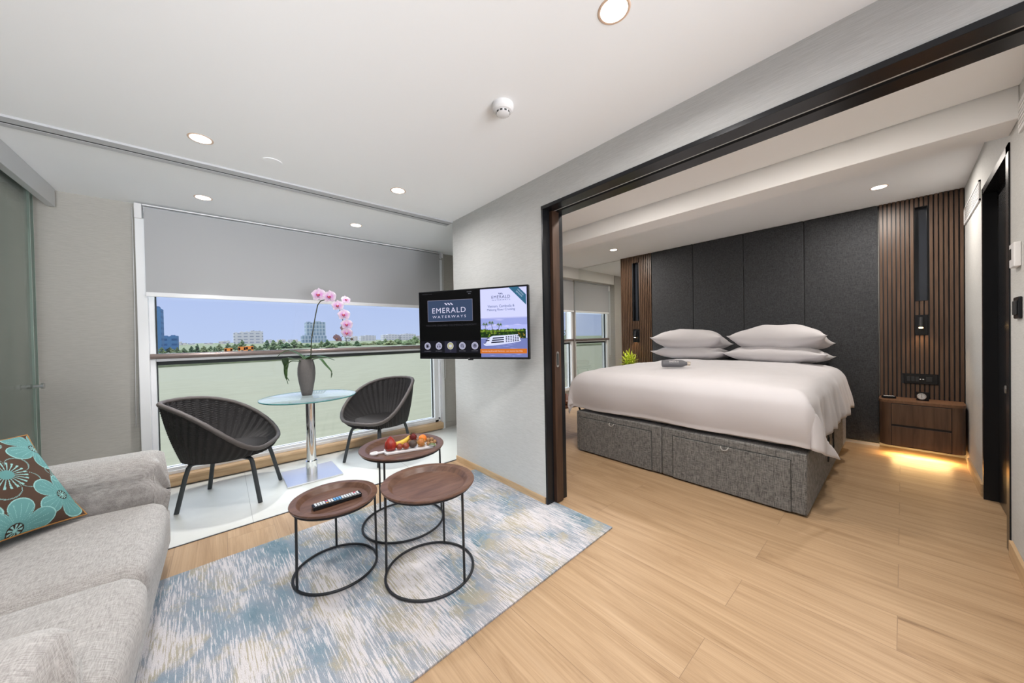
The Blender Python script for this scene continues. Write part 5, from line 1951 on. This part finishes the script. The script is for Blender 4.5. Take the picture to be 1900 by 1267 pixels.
# printed scatter cushion
def scatter():
    n = 300
    L = 0.46
    brown, teal, tl, dk = (0.075, 0.045, 0.03), (0.12, 0.29, 0.285), (0.28, 0.52, 0.50), (0.035, 0.022, 0.015)
    rg = random.Random(2)
    # flowers: centre (u,v), radius, petals, phase, filled?
    FL = [(0.12, 0.74, 0.30, 5, 0.5, True), (0.10, 0.28, 0.36, 6, 0.2, True), (0.57, 0.53, 0.23, 5, 0.6, False), (0.88, 0.24, 0.24, 5, 0.1, True), (0.50, 0.03, 0.27, 6, 0.8, True),
          (0.52, 0.96, 0.22, 5, 0.3, False), (0.95, 0.80, 0.26, 5, 0.4, True), (0.99, 0.48, 0.12, 5, 0, False)]
    def colour(u, v):
        c = brown
        for (fx, fy, R_, np_, ph, filled) in FL:
            dx, dy = u - fx, v - fy
            d = hypot(dx, dy)
            if d > R_ * 1.06: continue
            a = math.atan2(dy, dx) + ph
            lobe = abs(cos(a * np_ / 2)) ** 0.55
            rb = R_ * (0.42 + 0.58 * lobe)
            if filled:
                if d < rb:
                    c = teal
                    if rb - d < 0.010: c = tl
                    if lobe < 0.13 and d > R_ * .2: c = tl
                    if d > R_ * 0.26 and d < R_ * 0.8 and lobe > .3:
                        k = (a * np_ * 5 / (2 * pi)) % 1
                        if (int(d * 160) % 2 == 0) and k < 0.10: c = tl
                if d < R_ * 0.20:
                    c = teal if d < R_ * .06 else (dk if int((a * 9 / (2 * pi)) % 1 * 2) or d > R_ * .17 else tl)
                if d < R_ * 0.045: c = tl
            else:
                if abs(d - rb) < 0.006 and int(a * R_ * 260) % 2 == 0: c = tl
                if d < R_ * 0.20: c = teal
                if R_ * .2 <= d < R_ * .55 and (a * 22 / (2 * pi)) % 1 < 0.28: c = tl
                if R_ * .50 <= d < R_ * .60 and abs(((a * 22 / (2 * pi)) % 1) - .14) < 0.26: c = tl
        return c
    bm = B()
    cols = []
    idx = {}
    def surf(sign):
        for i in range(n + 1):
            for j in range(n + 1):
                if sign < 0 and (i in (0, n) or j in (0, n)):
                    idx[(sign, i, j)] = idx[(1, i, j)]
                    continue
                u, v = -1 + 2 * i / n, -1 + 2 * j / n
                pu, pv = max(0.0, 1 - abs(u) ** 2.2), max(0.0, 1 - abs(v) ** 2.2)
                th = 0.075 * (pu ** 0.6) * (pv ** 0.6)
                x = u * L / 2 * (1 - 0.07 * (1 - v * v) * abs(u) ** 2)
                y = v * L / 2 * (1 - 0.07 * (1 - u * u) * abs(v) ** 2)
                w = noise.noise(Vector((u * 2, v * 2, sign * 3))) * 0.010 * min(1, pu * 3) * min(1, pv * 3)
                vv = bm.verts.new((x, y, sign * (th + w)))
                cols.append(colour((u + 1) / 2, (v + 1) / 2))
                idx[(sign, i, j)] = vv
    surf(1); surf(-1)
    for i in range(n):
        for j in range(n):
            a = [idx[(1, i, j)], idx[(1, i + 1, j)], idx[(1, i + 1, j + 1)], idx[(1, i, j + 1)]]
            bm.faces.new(a)
            b_ = [idx[(-1, i, j)], idx[(-1, i, j + 1)], idx[(-1, i + 1, j + 1)], idx[(-1, i + 1, j)]]
            bm.faces.new(b_)
    me = bpy.data.meshes.new('scatter_cushion')
    bm.to_mesh(me); bm.free()
    at_ = me.color_attributes.new('pattern', 'FLOAT_COLOR', 'POINT')
    for i, c in enumerate(cols):
        at_.data[i].color = (*c, 1)
    me.materials.append(M['pattern'])
    for p_ in me.polygons: p_.use_smooth = True
    o = bpy.data.objects.new('scatter_cushion', me)
    COL.objects.link(o)
    tag(o, 'brown scatter cushion with large turquoise flowers, leaning on the sofa arm', 'cushion')
    bm = B()
    pts = []
    for k in range(160):
        t_ = k / 40
        s_, f_ = int(t_), t_ - int(t_)
        a, b_ = [(-1 + 2 * f_, -1), (1, -1 + 2 * f_), (1 - 2 * f_, 1), (-1, 1 - 2 * f_)][s_]
        pts.append((a * L / 2 * (1 - 0.07 * (1 - b_ * b_) * abs(a) ** 2), b_ * L / 2 * (1 - 0.07 * (1 - a * a) * abs(b_) ** 2), 0))
    tube(bm, pts, 0.0035, 6, closed=True)
    link('piping', bm, mat('ochre piping', (0.36, 0.17, 0.04), 0.7), o, smooth=True)
    return o
sc = scatter()
# right lower corner A, left lower corner Bc, upper corner Cc of the leaning cushion
A_ = Vector((-0.485, 2.42, 0.475)); D_ = Vector((-0.70, 2.11, 0)); 
ex = -(D_ - Vector((-0.485, 2.42, 0))).normalized()        # local x: left to right lower edge
ex = Vector((ex.x, ex.y, 0.0)).normalized()
up = Vector((-0.55 * ex.y * -1 * -1, 0, 0))
nrm_h = Vector((ex.y, -ex.x, 0))                            # horizontal normal, towards the room
tiltb = radians(38)
ey = Vector((-nrm_h.x * sin(tiltb), -nrm_h.y * sin(tiltb), cos(tiltb)))
ez = ex.cross(ey)
_t = radians(-6)
ex, ey = ex * cos(_t) + ey * sin(_t), ey * cos(_t) - ex * sin(_t)
ctr = A_ - ex * 0.225 + ey * 0.225
sc.matrix_world = Matrix(((ex.x, ey.x, ez.x, ctr.x), (ex.y, ey.y, ez.y, ctr.y), (ex.z, ey.z, ez.z, ctr.z), (0, 0, 0, 1)))

# ================================================================== OUTSIDE: river, far bank, city
bm = B()
WZ = -3.0
prism(bm, [(-700, 6.0), (1500, 6.0), (1500, 321), (600, 168), (51, 96), (-9.8, 86), (-700, 73)], WZ - 0.5, WZ)
tag(link('river', bm, M['water']), 'pale green river stretching to the far bank outside the windows', 'river')
bm = B()
prism(bm, [(-700, 72.2), (-9.8, 85.4), (51, 95.0), (600, 167.2), (3000, 700.0), (3000, 3200), (-2500, 3200), (-2500, 72)], WZ - 0.5, WZ + 0.35)
prism(bm, [(-700, 72.7), (-9.8, 85.9), (51, 95.6), (600, 167.7), (600, 172.5), (51, 100.3), (-9.8, 90.6), (-700, 77.4)], WZ, WZ + 0.75)
tag(link('far_bank', bm, mat('muddy bank and scrub', (0.17, 0.20, 0.11), 0.9, var=(0.5, 0.35, (1, 1, 1)))), kind='structure')

def facade_mat(name, wall, win, sx, sz, haze=0.35, mortar=0.3):
    m, nt, b = nodes_of(name, 0.8, 0.1)
    tc = node(nt, 'ShaderNodeTexCoord')
    sp = node(nt, 'ShaderNodeSeparateXYZ')
    nt.links.new(tc.outputs['Object'], sp.inputs[0])
    ad = node(nt, 'ShaderNodeMath', operation='ADD')
    nt.links.new(sp.outputs['X'], ad.inputs[0]); nt.links.new(sp.outputs['Y'], ad.inputs[1])
    cb = node(nt, 'ShaderNodeCombineXYZ')
    nt.links.new(ad.outputs[0], cb.inputs['X']); nt.links.new(sp.outputs['Z'], cb.inputs['Y'])
    br = node(nt, 'ShaderNodeTexBrick')
    br.offset = 0
    br.inputs['Scale'].default_value = 1
    br.inputs['Brick Width'].default_value = sx
    br.inputs['Row Height'].default_value = sz
    br.inputs['Mortar Size'].default_value = min(sx, sz) * mortar
    br.inputs['Mortar Smooth'].default_value = 0
    br.inputs['Color1'].default_value = (*win, 1); br.inputs['Color2'].default_value = tuple(c * .8 for c in win) + (1,)
    br.inputs['Mortar'].default_value = (*wall, 1)
    nt.links.new(cb.outputs[0], br.inputs['Vector'])
    nt.links.new(br.outputs['Color'], b.inputs['Base Color'])
    return m
FW = facade_mat('hazy concrete facade', (0.52, 0.52, 0.54), (0.32, 0.34, 0.40), 9, 5.5)  # distance haze lightened into the concrete, glass and cream colours
FG = facade_mat('blue glass facade', (0.38, 0.44, 0.50), (0.20, 0.28, 0.36), 5, 6.5, mortar=0.16)
FB = facade_mat('blue netted scaffold facade', (0.08, 0.17, 0.32), (0.05, 0.11, 0.24), 3.0, 2.2)
FC = facade_mat('cream facade', (0.56, 0.53, 0.50), (0.36, 0.36, 0.40), 8, 6)
def building(label, px0, px1, ptop, y, m, blocks=((0, 1, 1.0),), depth=None, name='apartment_building', cat='building'):
    a, b_, c = at(px0, 645, y), at(px1, 645, y), at((px0 + px1) / 2, ptop, y)
    w = b_.x - a.x
    H = c.z - WZ - 0.35
    o_ = empty(name, ((a.x + b_.x) / 2, y, WZ + 0.35), label=label, cat=cat)
    dp = depth or max(8, w * 0.5)
    for (f0, f1, hh) in blocks:
        bm = B()
        box(bm, -w / 2 + w * f0, -w / 2 + w * f1, -0.06 * w if hh < .5 else 0, dp, 0, H * hh)
        box(bm, -w / 2 + w * f0 + w * .04, -w / 2 + w * (f0 * .4 + f1 * .6), dp * .2, dp * .7, H * hh, H * hh + H * 0.05)
        link('tower_block', bm, m, o_)
    return o_
building('dark blue netted tower under construction at the left edge of the window', 290.5, 300.5, 572, 190, FB, ((0, 1, 1.0),), name='construction_tower')
bm = B()
c0 = at(290, 572, 187)
building('blue scaffolded building low at the left of the skyline', 300, 329, 623, 210, FB, ((0, .55, .97), (.55, 1, 1.0)), name='scaffolded_building')
building('glass office tower with slanting top behind the orchid stem', 569, 605, 598, 700, FG, ((0.0, 0.45, 0.985), (0.45, 1, 1.02), (-0.2, 1.03, 0.33)), name='office_tower')
building('broad pair of pale stepped apartment towers left of the orchid', 434, 489, 614, 800, FW, ((0, .2, .86), (.2, .38, .92), (.38, .56, .93), (.56, .80, 1.0), (.80, 1, .97)))
for k, (x0, x1, yt, y, mm, l) in enumerate((
        (330, 338, 634, 900, FW, 'hazy pale block just right of the blue scaffolded building'), (339, 346, 636, 900, FC, 'short hazy block beside two others near the window left end'),
        (349, 362, 637, 950, FW, 'low hazy block left of the first lone tree'), (379, 395, 636, 900, FC, 'squat pale block right of the first lone tree'),
        (406, 416, 633, 1000, FC, 'low block with reddish tone left of the broad apartment pair'), (416, 427, 632, 1000, FW, 'low block touching the broad apartment pair on its left'),
        (495, 505, 630, 900, FW, 'narrow block right of the broad apartment pair'), (515, 530, 630, 950, FC, 'pale block midway between apartment pair and office tower'),
        (535, 544, 630, 950, FW, 'first of two slim blocks left of the office tower'), (545, 553, 630, 950, FC, 'second slim block nearest the office tower, on its left'),
        (640, 650, 625, 1000, FW, 'slim block right of the last blossom'), (654, 664, 624, 1000, FC, 'slim block standing behind the drooping bud'),
        (670, 698, 622, 1000, FW, 'wide pale block right of the orchid'), (712, 741, 620, 1000, FW, 'wide pale block midway to the television'),
        (744, 772, 619, 1000, FW, 'wide pale block beside the television edge'), (776, 800, 622, 1000, FC, 'pale block half behind the television edge'))):
    building(l, x0, x1, yt, y, mm, ((0, .3, .9), (.3, .66, 1.0), (.66, 1, .94)) if x1 - x0 > 20 else ((0, .5, .95), (.5, 1, 1)))
def crane(px, ptop, y, label):
    a = at(px, 650, y); c = at(px, ptop, y)
    o_ = empty('construction_crane', (a.x, y, WZ + .35), label=label, cat='crane')
    H = c.z - WZ
    m = mat('orange crane steel', (0.75, 0.24, 0.03), 0.6)
    for k in (-1, 1):
        bm = B()
        box(bm, k * .6 - .2, k * .6 + .2, -.5, .5, 0, H * .9)
        link('tower_leg', bm, m, o_)
    bm = B()
    box(bm, -.85, .85, -.5, .5, H * .62, H * .98)
    link('cabin', bm, m, o_)
crane(424, 648, 122, 'small orange machine on the far bank under the apartment pair')
crane(449, 645, 120, 'orange machine on the far bank, left of its larger twin')
crane(463, 644, 126, 'large orange machine on the far bank beside a dark tree')

def icotree(name_label, px, ptop, y, wpx, seed, shade=0):
    rg = random.Random(seed)
    a = at(px, 650, y); c = at(px, ptop, y); w = (at(px + wpx, 650, y).x - a.x)
    o_ = empty('tree', (a.x, y, WZ + .35), label=name_label, cat='tree', group='trees along the far bank')
    H = c.z - WZ - .35
    bm = B()
    tube(bm, [(0, 0, 0), (w * .03, 0, H * .6)], [w * .05 + .05, w * .03 + .03], 6)
    link('trunk', bm, mat('tree trunk', (0.09, 0.07, 0.05), 0.9), o_)
    bm = B()
    for k in range(72):
        f = rg.random()
        z = H * (0.12 + 0.84 * f)
        rad = w * .5 * (1 - f ** 1.3) * rg.uniform(0.2, 1.0) 
        an = rg.uniform(0, 2 * pi)
        r_ = rg.uniform(0.06, 0.14) * w * (1.15 - .55 * f)
        t_ = bmesh.ops.create_icosphere(bm, subdivisions=1, radius=r_)
        for v_ in t_['verts']:
            v_.co = Vector((v_.co.x * rg.uniform(.7, 1.3), v_.co.y * rg.uniform(.7, 1.3), v_.co.z * rg.uniform(.5, 1.1))) + Vector((rad * cos(an), rad * sin(an), z))
    link('crown', bm, M['crown%d' % shade], o_)
M['crown0'] = mat('hazy green foliage', (0.15, 0.21, 0.10), 0.9, var=(0.6, 0.4, (1, 1, 1)))
M['crown1'] = mat('dark green foliage', (0.07, 0.13, 0.06), 0.9, var=(0.6, 0.4, (1, 1, 1)))
M['crown2'] = mat('yellow green foliage', (0.21, 0.25, 0.12), 0.9, var=(0.6, 0.4, (1, 1, 1)))
rt = random.Random(11)
icotree('dark lone tree with feathery crown near the left end of the skyline', 366, 637, 150, 17, 50, 1)
x = 300.0
spots = []
while x < 786:
    w = rt.uniform(15, 27)
    base = 645 - (x - 296) / 480 * 12.5
    spots.append((x, base - (rt.uniform(-2, 3) if x < 400 else rt.uniform(-2, 11)), w))
    x += w * rt.uniform(0.50, 0.78)
ORD = 'first second third fourth fifth sixth seventh eighth ninth tenth eleventh twelfth thirteenth fourteenth fifteenth sixteenth seventeenth eighteenth nineteenth twentieth twenty-first twenty-second twenty-third twenty-fourth twenty-fifth twenty-sixth twenty-seventh twenty-eighth twenty-ninth thirtieth thirty-first thirty-second thirty-third thirty-fourth thirty-fifth thirty-sixth thirty-seventh thirty-eighth thirty-ninth fortieth forty-first forty-second forty-third forty-fourth forty-fifth'.split()
HUE = ('mid green', 'dark green', 'yellowish green')
for n_, (x, yt, w) in enumerate(spots):
    where = ('by the blue scaffolding' if x < 340 else 'before the low hazy blocks' if x < 430 else 'below the broad apartment pair' if x < 492 else
             'left of the office tower' if x < 566 else 'below the office tower' if x < 608 else 'behind the orchid spray' if x < 665 else 'right of the orchid')
    sh = rt.choice((0, 0, 1, 2))
    icotree('%s tree %s, %s from the left in the bank row' % (HUE[sh], where, ORD[n_]), x, yt, rt.uniform(135, 200) + (x - 296) * .15, w, int(x * 7), sh)
for i, (x, w) in enumerate(((1052, 12), (1060, 14), (1068, 12), (1076, 13), (1084, 10))):
    icotree('dark tree across the river in the bedroom window view, %s from the left' % ORD[i], x, 607 + (i % 3) * 3, 150, w, 900 + i, 1)
